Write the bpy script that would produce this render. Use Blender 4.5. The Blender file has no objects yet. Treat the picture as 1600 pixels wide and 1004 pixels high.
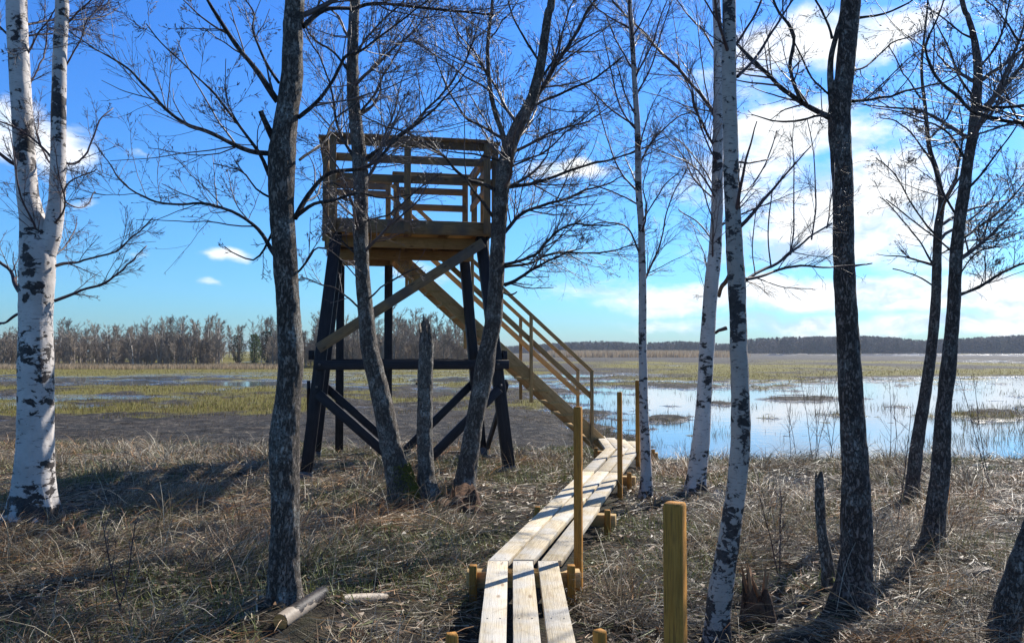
import bpy, math, random
import numpy as np
from mathutils import Vector, Matrix
rng = np.random.default_rng(7)
random.seed(7)
C = bpy.context.scene.collection
PI = math.pi
# ------------------------------------------------------------------ camera frame
F = 1250.0; CZ = 1.75; HOR = 550.0
PITCH = math.atan((HOR - 502) / F)
cp, sp_ = math.cos(PITCH), math.sin(PITCH)

def W(px, py, d):
    """world point at forward distance d seen in direction px,py"""
    a = (px - 800) / F; b = (502 - py) / F
    dy = cp - b * sp_; dz = sp_ + b * cp
    s = d / dy
    return np.array([a * s, d, CZ + dz * s])

def R2W(wpx, d):                     # diameter in px -> radius in metres
    return wpx / F * d / 2

# ------------------------------------------------------------------ noise
def _hash(ix, iy, iz, seed):
    h = (ix.astype(np.int64) * 374761393 + iy.astype(np.int64) * 668265263 + iz.astype(np.int64) * 2147483647 + seed * 1274126177) & 0xFFFFFFFF
    h = ((h ^ (h >> 13)) * 1274126177) & 0xFFFFFFFF
    h = h ^ (h >> 16)
    return (h & 0xFFFFFF).astype(np.float64) / 0xFFFFFF
def vnoise(P, seed=0):
    P = np.asarray(P, float)
    I = np.floor(P).astype(np.int64); f = P - I; f = f * f * (3 - 2 * f)
    r = 0
    for dx in (0, 1):
        wx = f[..., 0] if dx else 1 - f[..., 0]
        for dy in (0, 1):
            wy = f[..., 1] if dy else 1 - f[..., 1]
            for dz in (0, 1):
                wz = f[..., 2] if dz else 1 - f[..., 2]
                r = r + wx * wy * wz * _hash(I[..., 0] + dx, I[..., 1] + dy, I[..., 2] + dz, seed)
    return r
def fbm(P, oct=4, seed=0):
    r = 0; a = 1; t = 0; P = np.asarray(P, float)
    for o in range(oct):
        r = r + a * vnoise(P * (2 ** o) + 17.3 * o, seed + o); t += a; a *= .5
    return r / t
def fbm2(x, y, s, oct=4, seed=0):
    return fbm(np.stack([x / s, y / s, np.zeros_like(x) + .5], -1), oct, seed)
def smooth(a, b, x):
    t = np.clip((x - a) / (b - a), 0, 1); return t * t * (3 - 2 * t)

# ------------------------------------------------------------------ mesh helpers
def mesh_np(name, V, faces, cols=None, smoothf=False, mats=None):
    """faces: list of int arrays (n,k)"""
    me = bpy.data.meshes.new(name)
    V = np.asarray(V, np.float32)
    faces = [np.asarray(f, np.int32) for f in faces if len(f)]
    me.vertices.add(len(V)); me.vertices.foreach_set('co', V.ravel())
    nl = sum(f.size for f in faces); nf = sum(len(f) for f in faces)
    me.loops.add(nl); me.polygons.add(nf)
    me.loops.foreach_set('vertex_index', np.concatenate([f.ravel() for f in faces]))
    tot = np.concatenate([np.full(len(f), f.shape[1], np.int32) for f in faces])
    st = np.concatenate([[0], np.cumsum(tot)[:-1]]).astype(np.int32)
    me.polygons.foreach_set('loop_start', st)
    try: me.polygons.foreach_set('loop_total', tot)
    except Exception: pass
    if smoothf: me.polygons.foreach_set('use_smooth', np.ones(nf, bool))
    if cols is not None:
        at = me.color_attributes.new('col', 'FLOAT_COLOR', 'POINT')
        c = np.ones((len(V), 4), np.float32); c[:, :cols.shape[1]] = cols
        at.data.foreach_set('color', c.ravel())
    me.update(calc_edges=True); me.validate()
    return me

def tag(o, label=None, cat=None, group=None, kind=None):
    if label: o['label'] = label
    if cat: o['category'] = cat
    if group: o['group'] = group
    if kind: o['kind'] = kind
    return o
def link(name, me, mat=None, parent=None, loc=None):
    o = bpy.data.objects.new(name, me); C.objects.link(o)
    if mat is not None: me.materials.append(mat)
    if parent is not None: o.parent = parent
    if loc is not None: o.location = loc
    return o
def thing(name, label, cat, loc=(0, 0, 0), group=None):
    o = bpy.data.objects.new(name, None); C.objects.link(o); o.location = loc
    o.empty_display_size = .2
    return tag(o, label, cat, group)

class Geo:
    def __init__(s): s.V = []; s.F = {}; s.n = 0
    def add(s, V, *Fs):
        for f in Fs:
            f = np.asarray(f)
            if len(f): s.F.setdefault(f.shape[1], []).append(f + s.n)
        s.V.append(np.asarray(V, float).reshape(-1, 3)); s.n += len(s.V[-1])
    def build(s, name, mat, parent=None, origin=(0, 0, 0), smoothf=True):
        V = np.concatenate(s.V) - np.asarray(origin)
        me = mesh_np(name, V, [np.concatenate(v) for v in s.F.values()], smoothf=smoothf)
        return link(name, me, mat, parent)

def tubes(P, Rr, sides):
    """P (N,k,3), Rr (N,k) -> verts, quads (vectorised)"""
    N, k, _ = P.shape
    T = np.gradient(P, axis=1); T /= np.linalg.norm(T, axis=2, keepdims=True) + 1e-9
    ref = np.zeros((N, 1, 3)); m = T.mean(1); ax = np.abs(m).argmin(1); ref[np.arange(N), 0, ax] = 1
    A = np.cross(T, ref); A /= np.linalg.norm(A, axis=2, keepdims=True) + 1e-9
    B = np.cross(T, A)
    ph = np.arange(sides) / sides * 2 * PI
    V = P[:, :, None] + Rr[:, :, None, None] * (A[:, :, None] * np.cos(ph)[None, None, :, None] + B[:, :, None] * np.sin(ph)[None, None, :, None])
    idx = np.arange(N * k * sides).reshape(N, k, sides)
    a = idx[:, :-1]; b = idx[:, 1:]
    q = np.stack([a, np.roll(a, -1, 2), np.roll(b, -1, 2), b], -1).reshape(-1, 4)
    return V.reshape(-1, 3), q

def catmull(P, n):
    P = np.asarray(P, float)
    Q = np.concatenate([[2 * P[0] - P[1]], P, [2 * P[-1] - P[-2]]])
    seg = np.linalg.norm(np.diff(P, axis=0)[:, :3], axis=1); cum = np.concatenate([[0], np.cumsum(seg)])
    t = np.linspace(0, cum[-1], n); i = np.clip(np.searchsorted(cum, t, side='right') - 1, 0, len(seg) - 1)
    u = ((t - cum[i]) / (seg[i] + 1e-9))[:, None]
    p0, p1, p2, p3 = Q[i], Q[i + 1], Q[i + 2], Q[i + 3]
    return .5 * (2 * p1 + (p2 - p0) * u + (2 * p0 - 5 * p1 + 4 * p2 - p3) * u ** 2 + (-p0 + 3 * p1 - 3 * p2 + p3) * u ** 3)

# ------------------------------------------------------------------ materials
def mat_new(name):
    m = bpy.data.materials.new(name); m.use_nodes = True
    nt = m.node_tree; nt.nodes.clear()
    return m, nt
class NT:
    def __init__(s, nt): s.nt = nt
    def n(s, t, **k):
        nd = s.nt.nodes.new(t)
        for a, v in k.items():
            if a.startswith('i_'): nd.inputs[a[2:].replace('_', ' ')].default_value = v
            else: setattr(nd, a, v)
        return nd
    def l(s, a, b): s.nt.links.new(a, b)
    def math(s, op, a, b=None, c=None, clamp=False):
        nd = s.nt.nodes.new('ShaderNodeMath'); nd.operation = op; nd.use_clamp = clamp
        for i, v in enumerate((a, b, c)):
            if v is None: continue
            if isinstance(v, (int, float)): nd.inputs[i].default_value = v
            else: s.l(v, nd.inputs[i])
        return nd.outputs[0]
    def vmath(s, op, a, b=None):
        nd = s.nt.nodes.new('ShaderNodeVectorMath'); nd.operation = op
        for i, v in enumerate((a, b)):
            if v is None: continue
            if isinstance(v, (tuple, list, np.ndarray)): nd.inputs[i].default_value = tuple(float(q) for q in v)
            else: s.l(v, nd.inputs[i])
        return nd.outputs['Value'] if op in ('DOT_PRODUCT', 'LENGTH') else nd.outputs[0]
    def noise(s, vec, scale, detail=4, rough=.6, dist=0, col=False):
        nd = s.n('ShaderNodeTexNoise'); nd.inputs['Scale'].default_value = scale; nd.inputs['Detail'].default_value = detail
        nd.inputs['Roughness'].default_value = rough; nd.inputs['Distortion'].default_value = dist
        if vec is not None: s.l(vec, nd.inputs['Vector'])
        return nd.outputs['Color' if col else 'Fac']
    def ramp(s, fac, stops, interp='LINEAR'):
        nd = s.n('ShaderNodeValToRGB'); cr = nd.color_ramp; cr.interpolation = interp
        while len(cr.elements) < len(stops): cr.elements.new(.5)
        for e, (p, c) in zip(cr.elements, stops):
            e.position = p; e.color = tuple(c) + (1,) if len(c) == 3 else c
        s.l(fac, nd.inputs[0]); return nd.outputs[0]
    def sstep(s, v, a, b, o0=0., o1=1.):
        nd = s.n('ShaderNodeMapRange'); nd.interpolation_type = 'SMOOTHSTEP'
        s.l(v, nd.inputs[0]); nd.inputs[1].default_value = a; nd.inputs[2].default_value = b
        nd.inputs[3].default_value = o0; nd.inputs[4].default_value = o1; return nd.outputs[0]
    def mix(s, f, a, b, mode='MIX'):
        nd = s.n('ShaderNodeMix'); nd.data_type = 'RGBA'; nd.blend_type = mode
        for i, v in ((0, f), (6, a), (7, b)):
            if isinstance(v, (int, float)): nd.inputs[i].default_value = v
            elif isinstance(v, tuple): nd.inputs[i].default_value = tuple(v) + (1,) if len(v) == 3 else v
            else: s.l(v, nd.inputs[i])
        return nd.outputs[2]
    def scalevec(s, v, sc):
        nd = s.n('ShaderNodeMapping'); nd.inputs['Scale'].default_value = sc; s.l(v, nd.inputs[0]); return nd.outputs[0]
    def finish(s, col, rough=.8, bump=None, bstr=.5, bdist=.01, spec=.3, extra=None):
        b = s.n('ShaderNodeBsdfPrincipled'); o = s.n('ShaderNodeOutputMaterial')
        if isinstance(col, tuple): b.inputs['Base Color'].default_value = col + (1,)
        else: s.l(col, b.inputs['Base Color'])
        if isinstance(rough, (int, float)): b.inputs['Roughness'].default_value = rough
        else: s.l(rough, b.inputs['Roughness'])
        b.inputs['Specular IOR Level'].default_value = spec
        if bump is not None:
            bp = s.n('ShaderNodeBump'); bp.inputs['Strength'].default_value = bstr; bp.inputs['Distance'].default_value = bdist
            s.l(bump, bp.inputs['Height']); s.l(bp.outputs[0], b.inputs['Normal'])
        s.l(b.outputs[0], o.inputs[0]); return b

def wood(name, c0, c1, knots=True, rough=.75, dark=(.1, .06, .03), grey=None):
    m, nt = mat_new(name); N = NT(nt)
    tc = N.n('ShaderNodeTexCoord'); oi = N.n('ShaderNodeObjectInfo')

    v = N.n('ShaderNodeVectorMath', operation='ADD'); N.l(tc.outputs['Object'], v.inputs[0])
    cx = N.n('ShaderNodeCombineXYZ'); r = N.math('MULTIPLY', oi.outputs['Random'], 40.); N.l(r, cx.inputs[0]); N.l(r, cx.inputs[1]); N.l(r, cx.inputs[2]); N.l(cx.outputs[0], v.inputs[1])
    vec = v.outputs[0]
    g = N.noise(N.scalevec(vec, (1.2, 22, 22)), 2.2, 6, .65, .5)
    fine = N.noise(N.scalevec(vec, (4, 130, 130)), 1.5, 3, .6)
    blot = N.noise(vec, 2.5, 3)
    col = N.ramp(g, [(.3, c0), (.68, c1)])
    col = N.mix(N.math('MULTIPLY', N.sstep(fine, .47, .68), .6), col, dark)
    if grey: col = N.mix(N.sstep(blot, .4, .65), col, grey)
    else: col = N.mix(N.math('MULTIPLY', N.sstep(blot, .45, .7), .45), col, tuple(.6 * q for q in c0))
    stain = N.math('MULTIPLY', N.sstep(N.noise(vec, 5.5, 6, .7, .6), .52, .68), .4)
    col = N.mix(stain, col, tuple(.45 * q for q in c0))
    if knots:
        vo = N.n('ShaderNodeTexVoronoi'); vo.inputs['Scale'].default_value = 1.; N.l(N.scalevec(vec, (3.2, 9, 9)), vo.inputs['Vector'])
        k = N.sstep(vo.outputs['Distance'], .16, .05)
        col = N.mix(N.math('MULTIPLY', k, .75), col, dark)
    hsv = N.n('ShaderNodeHueSaturation'); N.l(N.math('MULTIPLY_ADD', oi.outputs['Random'], .35, .82), hsv.inputs['Value']); N.l(col, hsv.inputs['Color'])
    N.finish(hsv.outputs[0], rough, N.math('ADD', g, fine), .7, .005, .25)
    return m

M = {}
M['plank'] = wood('board_wood', (.52, .42, .25), (.68, .58, .42), dark=(.24, .15, .08), grey=(.58, .54, .47))
M['newwood'] = wood('frame_wood', (.30, .17, .06), (.43, .26, .105), dark=(.12, .065, .03))
M['rail'] = wood('rail_wood', (.19, .13, .065), (.29, .20, .105), dark=(.05, .03, .02), grey=(.12, .10, .08))
M['stairwood'] = wood('stair_wood', (.40, .25, .10), (.54, .36, .17), dark=(.16, .09, .04))
M['deck'] = wood('deck_wood', (.52, .31, .10), (.66, .42, .16), dark=(.22, .11, .04))
M['post'] = wood('post_wood', (.36, .155, .022), (.50, .24, .045), dark=(.08, .04, .015))
M['beam'] = wood('beam_wood', (.42, .27, .1), (.58, .4, .18), dark=(.2, .11, .05))
M['tar'] = wood('tarred_wood', (.012, .012, .016), (.028, .028, .036), knots=False, rough=.55, dark=(.006, .006, .008))
M['oldwood'] = wood('old_wood', (.2, .16, .12), (.36, .31, .25), dark=(.06, .045, .03))

def alder_bark(name, c=(.225, .185, .15), lich=.7):
    m, nt = mat_new(name); N = NT(nt); tc = N.n('ShaderNodeTexCoord'); v = tc.outputs['Object']
    vs = N.scalevec(v, (1, 1, .42)); w = N.vmath('ADD', N.scalevec(v, (1, 1, .42)), N.vmath('MULTIPLY', N.noise(v, 30, 4, .7, col=True), (.02, .02, .02)))
    rn = N.noise(w, 40, 6, .68, .3); rdg = N.math('ABSOLUTE', N.math('SUBTRACT', rn, .5))
    edge = N.sstep(rdg, .0, .075)
    n1 = N.noise(vs, 22, 6, .7); n2 = N.noise(v, 5, 4, .6); n3 = N.noise(v, 60, 3, .6)
    col = N.ramp(n1, [(.3, tuple(q * .35 for q in c)), (.55, c), (.8, tuple(q * 2.0 for q in c))])
    col = N.mix(edge, tuple(q * .25 for q in c), col)
    lm = N.math('MULTIPLY', N.sstep(n2, .50, .60), N.sstep(n3, .38, .6))
    col = N.mix(N.math('MULTIPLY', lm, lich), col, (.42, .42, .38))
    sx = N.n('ShaderNodeSeparateXYZ'); N.l(v, sx.inputs[0])
    h = N.math('ADD', N.math('MULTIPLY', edge, .7), n1)
    N.finish(col, .75, h, 1.0, .022, .35)
    return m
M['alder'] = alder_bark('alder_bark')
M['alder_dark'] = alder_bark('dark_alder_bark', (.22, .17, .14), .45)
M['alder_grey'] = alder_bark('grey_alder_bark', (.30, .265, .225), .8)
M['limb'] = alder_bark('limb_bark', (.085, .07, .066), .25)

def birch_bark(name, dark=.5, white=(.62, .57, .53), sc=1.):
    m, nt = mat_new(name); N = NT(nt); tc = N.n('ShaderNodeTexCoord'); v = tc.outputs['Object']
    vh = N.scalevec(v, (1, 1, 3.2))
    a = N.noise(N.scalevec(v, (1, 1, 1.7)), 6.5 * sc, 7, .66, .5)
    b = N.noise(N.scalevec(v, (1, 1, 4.5)), 11 * sc, 5, .62, .3)
    c = N.noise(N.scalevec(v, (1, 1, 14)), 16, 4, .6)
    sx = N.n('ShaderNodeSeparateXYZ'); N.l(v, sx.inputs[0])
    base = N.sstep(sx.outputs[2], .8, 0., 0., .085)
    a2 = N.math('ADD', N.math('ADD', a, base), N.math('MULTIPLY', N.math('SUBTRACT', N.noise(N.scalevec(v, (1, 1, .8)), 2.6 * sc, 4, .6), .5), 1.0))
    patch = N.sstep(a2, .645 - dark * .12, .685 - dark * .12)
    lent = N.sstep(b, .605, .645); fine = N.sstep(c, .57, .70)
    tone = N.noise(v, 3, 3)
    colw = N.ramp(tone, [(.35, tuple(q * .72 for q in white)), (.65, white)])
    colw = N.mix(N.math('MULTIPLY', N.sstep(N.noise(v, 7, 4), .5, .75), .35), colw, (.52, .42, .36))
    colw = N.mix(N.math('MULTIPLY', fine, .8), colw, (.25, .2, .18))
    m1 = N.math('MAXIMUM', patch, N.math('MULTIPLY', lent, .75))
    dk = N.ramp(N.noise(v, 40, 4, .7), [(.35, (.012, .01, .01)), (.7, (.07, .055, .05))])
    col = N.mix(m1, colw, dk)
    h = N.math('SUBTRACT', N.math('MULTIPLY', N.noise(v, 45, 3), .4), N.math('MULTIPLY', m1, .5))
    N.finish(col, .6, h, .8, .008, .35)
    return m
M['birch'] = birch_bark('birch_bark', .62)
M['birch_b'] = birch_bark('rough_birch_bark', 1.0, (.46, .39, .33), 2.1)
M['birch_t'] = birch_bark('young_birch_bark', .6, (.50, .46, .44), 2.0)

def plain(name, c0, c1, scale=8, rough=.8, bstr=.5, bd=.01, spec=.3, stretch=(1, 1, 1)):
    m, nt = mat_new(name); N = NT(nt); tc = N.n('ShaderNodeTexCoord'); v = N.scalevec(tc.outputs['Object'], stretch)
    n = N.noise(v, scale, 5, .65)
    N.finish(N.ramp(n, [(.3, c0), (.7, c1)]), rough, n, bstr, bd, spec); return m
M['twig'] = plain('alder_twig', (.05, .036, .036), (.13, .10, .095), 12, .5, .1, spec=.5)
M['btwig'] = plain('birch_twig', (.05, .028, .030), (.10, .062, .06), 12, .5, .1, spec=.4)
M['nail'] = plain('nail_steel', (.05, .045, .04), (.12, .10, .09), 30, .5, .1, .001, .6)
M['shoe'] = plain('leg_shoe', (.05, .06, .07), (.11, .125, .14), 18, .6, .3)
M['cut'] = plain('cut_wood', (.55, .22, .05), (.75, .38, .12), 20, .8)
M['torn'] = plain('torn_wood', (.16, .07, .03), (.38, .24, .13), 14, .9, .8, .02, stretch=(1, 1, .2))
M['rot'] = plain('rotten_wood', (.03, .02, .015), (.14, .08, .05), 14, .95, 1, .03)
M['moss'] = plain('moss', (.10, .11, .02), (.26, .25, .05), 60, 1, 1, .01, 0.1)

def blade_mat(name, transl=.35, rough=.6):
    m, nt = mat_new(name); N = NT(nt); a = N.n('ShaderNodeAttribute', attribute_name='col')
    b = N.n('ShaderNodeBsdfPrincipled'); b.inputs['Roughness'].default_value = rough; b.inputs['Specular IOR Level'].default_value = .3
    N.l(a.outputs['Color'], b.inputs['Base Color'])
    t = N.n('ShaderNodeBsdfTranslucent'); N.l(a.outputs['Color'], t.inputs[0])
    mx = N.n('ShaderNodeMixShader'); mx.inputs[0].default_value = transl
    o = N.n('ShaderNodeOutputMaterial'); N.l(b.outputs[0], mx.inputs[1]); N.l(t.outputs[0], mx.inputs[2]); N.l(mx.outputs[0], o.inputs[0])
    return m
M['grass'] = blade_mat('dry_grass', .16, .5)
M['marshgrass'] = blade_mat('marsh_grass', .35, .7)
M['farbark'] = blade_mat('far_bark', 0, .9)
M['needle'] = blade_mat('needles', .15, .8)

# ------------------------------------------------------------------ terrain
WL = -0.52
def px_py(x, y):
    yy = np.maximum(y, .5)
    return 800 + F * x / yy, HOR + F * (CZ - WL) / yy
def ell(PX, PY, cx, cy, rx, ry):
    return np.exp(-(((PX - cx) / rx) ** 2 + ((PY - cy) / ry) ** 2))
def marsh(x, y):
    """-> land value (>0 above water), green amount"""
    PX, PY = px_py(x, y)
    PX = PX + (fbm2(x, y, 9, 3, 61) - .5) * 220
    PY = PY + (fbm2(x, y, 16, 4, 62) - .5) * (9 + 36 * smooth(40, 75, y)) * smooth(300, 100, y)
    n = fbm2(x, y, 5.5, 5, 3) - .5; n2 = fbm2(x, y * .5, 22, 4, 11) - .5
    L = .30 + 0 * x
    right = smooth(760, 960, PX + (PY - 600) * -.9)
    far = smooth(592, 583, PY)
    L = L + right * (1 - far) * -.95
    L = L + right * far * .15 + right * .55 * smooth(604, 588, PY)
    L += right * -1.0 * ell(PX, PY, 1500, 565, 330, 2.0)
    L += right * -.8 * ell(PX, PY, 1000, 572, 130, 2.2)
    L += right * -1.0 * ell(PX, PY, 1400, 575, 90, 3)
    L -= right * 1.4 * smooth(557, 554.6, PY) * smooth(1130, 1200, PX)
    L += .9 * (1 - right) * smooth(636, 655, PY)
    for e in ((60, 593, 170, 3.2, .95), (330, 598, 120, 3.0, .8), (200, 600, 120, 2.5, .7), (120, 621, 170, 3.4, 1.1), (5, 658, 42, 4.5, 1.3), (420, 600, 90, 3, .7),
              (560, 604, 60, 4, 1.0), (700, 590, 80, 2.6, .9), (730, 611, 46, 5, 1.1), (840, 655, 60, 14, .9), (650, 597, 80, 3, .7), (870, 600, 90, 4, .6), (300, 640, 90, 2.2, .35)):
        L -= e[4] * ell(PX, PY, *e[:4])
    for e in ((1262, 622, 60, 5, 1.25), (1560, 648, 75, 9, 1.5), (1045, 655, 42, 4.5, 1.4), (1130, 632, 22, 2.5, 1.0), (1480, 600, 80, 3, .6), (1390, 636, 40, 3, .7),
              (1000, 600, 130, 4.5, .95), (930, 612, 60, 3, .7), (1230, 601, 40, 2, .5), (1120, 605, 60, 3, .5), (1570, 622, 60, 3, .6), (1420, 690, 30, 3, .5)):
        L += e[4] * ell(PX, PY, *e[:4])
    nf = fbm2(x, y, 1.3, 4, 33) - .5
    L += n * 1.8 + n2 * 1.6 + nf * 2.2 * smooth(110, 50, y) + (fbm2(x, y, .35, 3, 35) - .5) * 1.1 * smooth(45, 25, y)
    G = .15 + .14 * smooth(648, 636, PY) * (1 - right) + .7 * smooth(591, 586, PY + 6 * n) * smooth(563, 569, PY) * (1 - right)
    G += right * far * (.22 + n2 * 4.5) * smooth(562, 568, PY)
    G += .8 * (y > 112) * (ell(PX, 0 * PX, 385, 0, 55, 1) + ell(PX, 0 * PX, 712, 0, 30, 1))
    for e in ((150, 640, 330, 9, .95), (280, 611, 170, 4.5, .9), (30, 632, 70, 7, .5), (360, 605, 90, 3, .5), (738, 600, 40, 4, 1.2), (600, 590, 160, 4, .9), (1120, 593, 150, 4, .45), (1560, 595, 90, 4, .4), (560, 590, 60, 5, .6)):
        G += e[4] * ell(PX, PY, *e[:4])
    G -= .7 * smooth(655, 668, PY) * (1 - right) 
    G += n * 2.0 + (fbm2(x, y, 2.6, 3, 37) - .5) * 1.8 * smooth(90, 60, y)
    return L, np.clip(G, 0, 1)
def bank_t(x, y):
    a = x / np.maximum(y, 1)
    end = 19.2 - 1.9 * smooth(-.1, .3, a) + .8 * (fbm2(x, y, 2.2, 3, 21) - .5)
    return smooth(11.5, end, y), end
def bank_z(x, y):
    n = fbm2(x, y, 1.3, 4, 5) - .5; m = fbm2(x, y, .33, 3, 9) - .5
    z = .26 * n + .10 * m
    z += .20 * np.exp(-(((x + .95) / .75) ** 2 + ((y - 9.75) / .5) ** 2))      # root mound of the alder clump
    z += .12 * np.exp(-(((x + 5.0) / .8) ** 2 + ((y - 8.2) / .6) ** 2))
    z += .10 * np.exp(-(((x + 1.5) / .5) ** 2 + ((y - 5.2) / .4) ** 2))
    # keep the ground under the boardwalk low
    bx = .08 + np.maximum(y - 5.94, 0) * .243
    z = z * (1 - np.exp(-((x - bx) / .45) ** 2)) - .05 * np.exp(-((x - bx) / .45) ** 2)
    return z
def ground(x, y):
    x = np.asarray(x, float); y = np.asarray(y, float)
    t, end = bank_t(x, y)
    L, G = marsh(x, y)
    mz = WL + np.clip(L, -.6, .45) * .16 + .02
    # rough clods on the mud flats near the bank
    mz += smooth(0, .35, L) * (.34 * np.maximum(fbm2(x, y, .75, 4, 31) - .47, -.02) + .16 * (fbm2(x, y, 3.5, 2, 32) - .5)) * smooth(75, 40, y)
    mz += smooth(106, 150, y) * smooth(-.05, -.12, x / np.maximum(y, 1)) * 1.2 
    mz += smooth(520, 560, y) * 1.5
    z = bank_z(x, y) * (1 - t * .7)
    return z * (1 - t) + mz * t + 0.0

ys = np.concatenate([np.arange(-14, 2.5, .5), np.arange(2.5, 22, .075), 22 * 1.0065 ** np.arange(0, 175), 22 * 1.0065 ** 175 * 1.0125 ** np.arange(1, 262)])
ys = ys[ys < 1600]
NC = 520; s = np.linspace(-1, 1, NC); s = np.sign(s) * np.abs(s) ** 1.05
wd = np.where(ys < 4, 15, 15 + (ys - 4) * .95)
X = s[None, :] * wd[:, None]; Y = np.repeat(ys[:, None], NC, 1)
Z = ground(X, Y)
L_, G_ = marsh(X, Y); T_, _e = bank_t(X, Y)
farland = smooth(100, 112, Y)
col = np.stack([T_, G_, np.clip(L_, 0, 1)], -1).reshape(-1, 3)
idx = np.arange(X.size).reshape(X.shape)
q = np.stack([idx[:-1, :-1], idx[:-1, 1:], idx[1:, 1:], idx[1:, :-1]], -1).reshape(-1, 4)
me = mesh_np('ground', np.stack([X, Y, Z], -1).reshape(-1, 3), [q], col, True)
m, nt = mat_new('earth'); N = NT(nt)
at = N.n('ShaderNodeAttribute', attribute_name='col'); sx = N.n('ShaderNodeSeparateColor'); N.l(at.outputs['Color'], sx.inputs[0])
geo = N.n('ShaderNodeNewGeometry'); pos = geo.outputs['Position']
n1 = N.noise(pos, 1.2, 6, .65); n2 = N.noise(pos, 14, 6, .7); n3 = N.noise(pos, .25, 5, .6); n4 = N.noise(pos, 3.2, 7, .75)
bankc = N.ramp(n2, [(.34, (.010, .008, .006)), (.55, (.045, .034, .022)), (.78, (.13, .10, .06))])
bankc = N.mix(N.math('MULTIPLY', N.sstep(n1, .5, .62), .5), bankc, (.05, .055, .018))
mud = N.ramp(n2, [(.38, (.007, .006, .006)), (.54, (.030, .027, .024)), (.72, (.10, .09, .078))])
mud = N.mix(N.sstep(n4, .50, .62), mud, (.15, .125, .095)); mud = N.mix(N.sstep(n4, .48, .38), mud, (.008, .007, .006))
mud = N.mix(N.math('MULTIPLY', N.sstep(n3, .42, .62), .6), mud, N.ramp(n2, [(.38, (.015, .011, .008)), (.7, (.085, .062, .042))]))
green = N.ramp(n2, [(.32, (.05, .045, .010)), (.5, (.16, .14, .02)), (.72, (.30, .25, .05))])
g = N.sstep(N.math('ADD', sx.outputs[1], N.math('MULTIPLY', N.math('SUBTRACT', n1, .5), 1.1)), .3, .62)
mar = N.mix(g, mud, green)
colr = N.mix(N.sstep(sx.outputs[0], .35, .9), bankc, mar)
wet = N.sstep(sx.outputs[2], .0, .22, .25, .9)
N.finish(colr, wet, N.math('ADD', N.math('MULTIPLY', n2, 1.), N.math('MULTIPLY', n4, 1.6)), 1.0, .09, .3)
tag(link('ground', me, m), kind='structure')

# water sheet
gx = np.array([-2500, 2500.]); V = [(-1900, 6, WL), (1900, 6, WL), (1900, 1700, WL), (-1900, 1700, WL)]
me = mesh_np('water', np.array(V), [np.array([[0, 1, 2, 3]])])
m, nt = mat_new('marsh_water'); N = NT(nt); geo = N.n('ShaderNodeNewGeometry'); pos = geo.outputs['Position']
w1 = N.noise(N.scalevec(pos, (1, 1.6, 1)), 1.6, 4, .55); w2 = N.noise(pos, 9, 3, .5)
dpt = N.noise(pos, .15, 4)
b = N.finish(N.ramp(dpt, [(.3, (.13, .16, .19)), (.7, (.17, .19, .20))]), .035, N.math('ADD', w1, N.math('MULTIPLY', w2, .25)), .07, .05, .5)
b.inputs['IOR'].default_value = 1.33; b.inputs['Specular IOR Level'].default_value = 1.0
tag(link('water', me, m), kind='structure')

# ------------------------------------------------------------------ blades
def blades(name, roots, az, Ln, th0, th1, w, cols, k=4, mat=None, clampz=True, kind='stuff'):
    n = len(roots); t = np.linspace(0, 1, k + 1)
    th = th0[:, None] + (th1 - th0)[:, None] * t[None, :] ** 1.2
    seg = (Ln / k)[:, None]
    h = np.cumsum(np.concatenate([np.zeros((n, 1)), np.sin(th[:, :-1]) * seg], 1), 1)
    v = np.cumsum(np.concatenate([np.zeros((n, 1)), np.cos(th[:, :-1]) * seg], 1), 1)
    bend = rng.normal(0, .12, n)[:, None] * t[None] ** 2 * Ln[:, None]
    cx, sx = np.cos(az)[:, None], np.sin(az)[:, None]
    X = roots[:, 0:1] + h * cx - bend * sx; Y = roots[:, 1:2] + h * sx + bend * cx; Z = roots[:, 2:3] + v
    if clampz: Z = np.maximum(Z, ground(X, Y) + .006 + .07 * rng.random((n, 1)) ** 1.5)
    tw = rng.uniform(-.9, .9, n)[:, None]
    wx = -np.sin(az + 0)[:, None] * np.cos(tw); wy = np.cos(az)[:, None] * np.cos(tw); wz = np.sin(tw)
    ww = w[:, None] * (1 - .85 * t[None, :] ** 1.5) * .5
    P = np.stack([X, Y, Z], -1); Wd = np.stack([wx * np.ones_like(X), wy * np.ones_like(X), wz * np.ones_like(X)], -1) * ww[..., None]
    V = np.stack([P - Wd, P + Wd], 2).reshape(-1, 3)
    idx = np.arange(n * (k + 1) * 2).reshape(n, k + 1, 2)
    q = np.stack([idx[:, :-1, 0], idx[:, :-1, 1], idx[:, 1:, 1], idx[:, 1:, 0]], -1).reshape(-1, 4)
    cc = np.repeat(cols, (k + 1) * 2, 0)
    me = mesh_np(name, V, [q], cc)
    o = link(name, me, mat or M['grass'])
    if kind: tag(o, kind=kind)
    return o
ZONES = []
def zone(px, py, d, r): p = W(px, py, d); ZONES.append((p[0], p[1], r))
for z_ in ((440, 995, 4.75, .10), (458, 988, 4.85, .09), (478, 978, 4.95, .09), (498, 968, 5.1, .09), (445, 1000, 4.55, .16), (545, 950, 5.45, .07), (570, 942, 5.6, .07), (595, 930, 5.8, .07), (1186, 975, 5.2, .13), (1180, 990, 5.0, .10), (716, 800, 9., .25), (716, 800, 8.7, .2), (443, 965, 5.2, .14), (1335, 940, 5.6, .17), (1122, 1000, 4.8, .12), (50, 815, 8.1, .3)): zone(*z_)
def on_walk(x, y, m=.0):
    bx = .085 + np.maximum(y - 5.94, 0) * .243
    b = (np.abs(x - bx) < .27 + m) & (y < 14.7)
    for zx, zy, zr in ZONES: b = b | ((x - zx) ** 2 + (y - zy) ** 2 < zr * zr)
    return b
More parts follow.
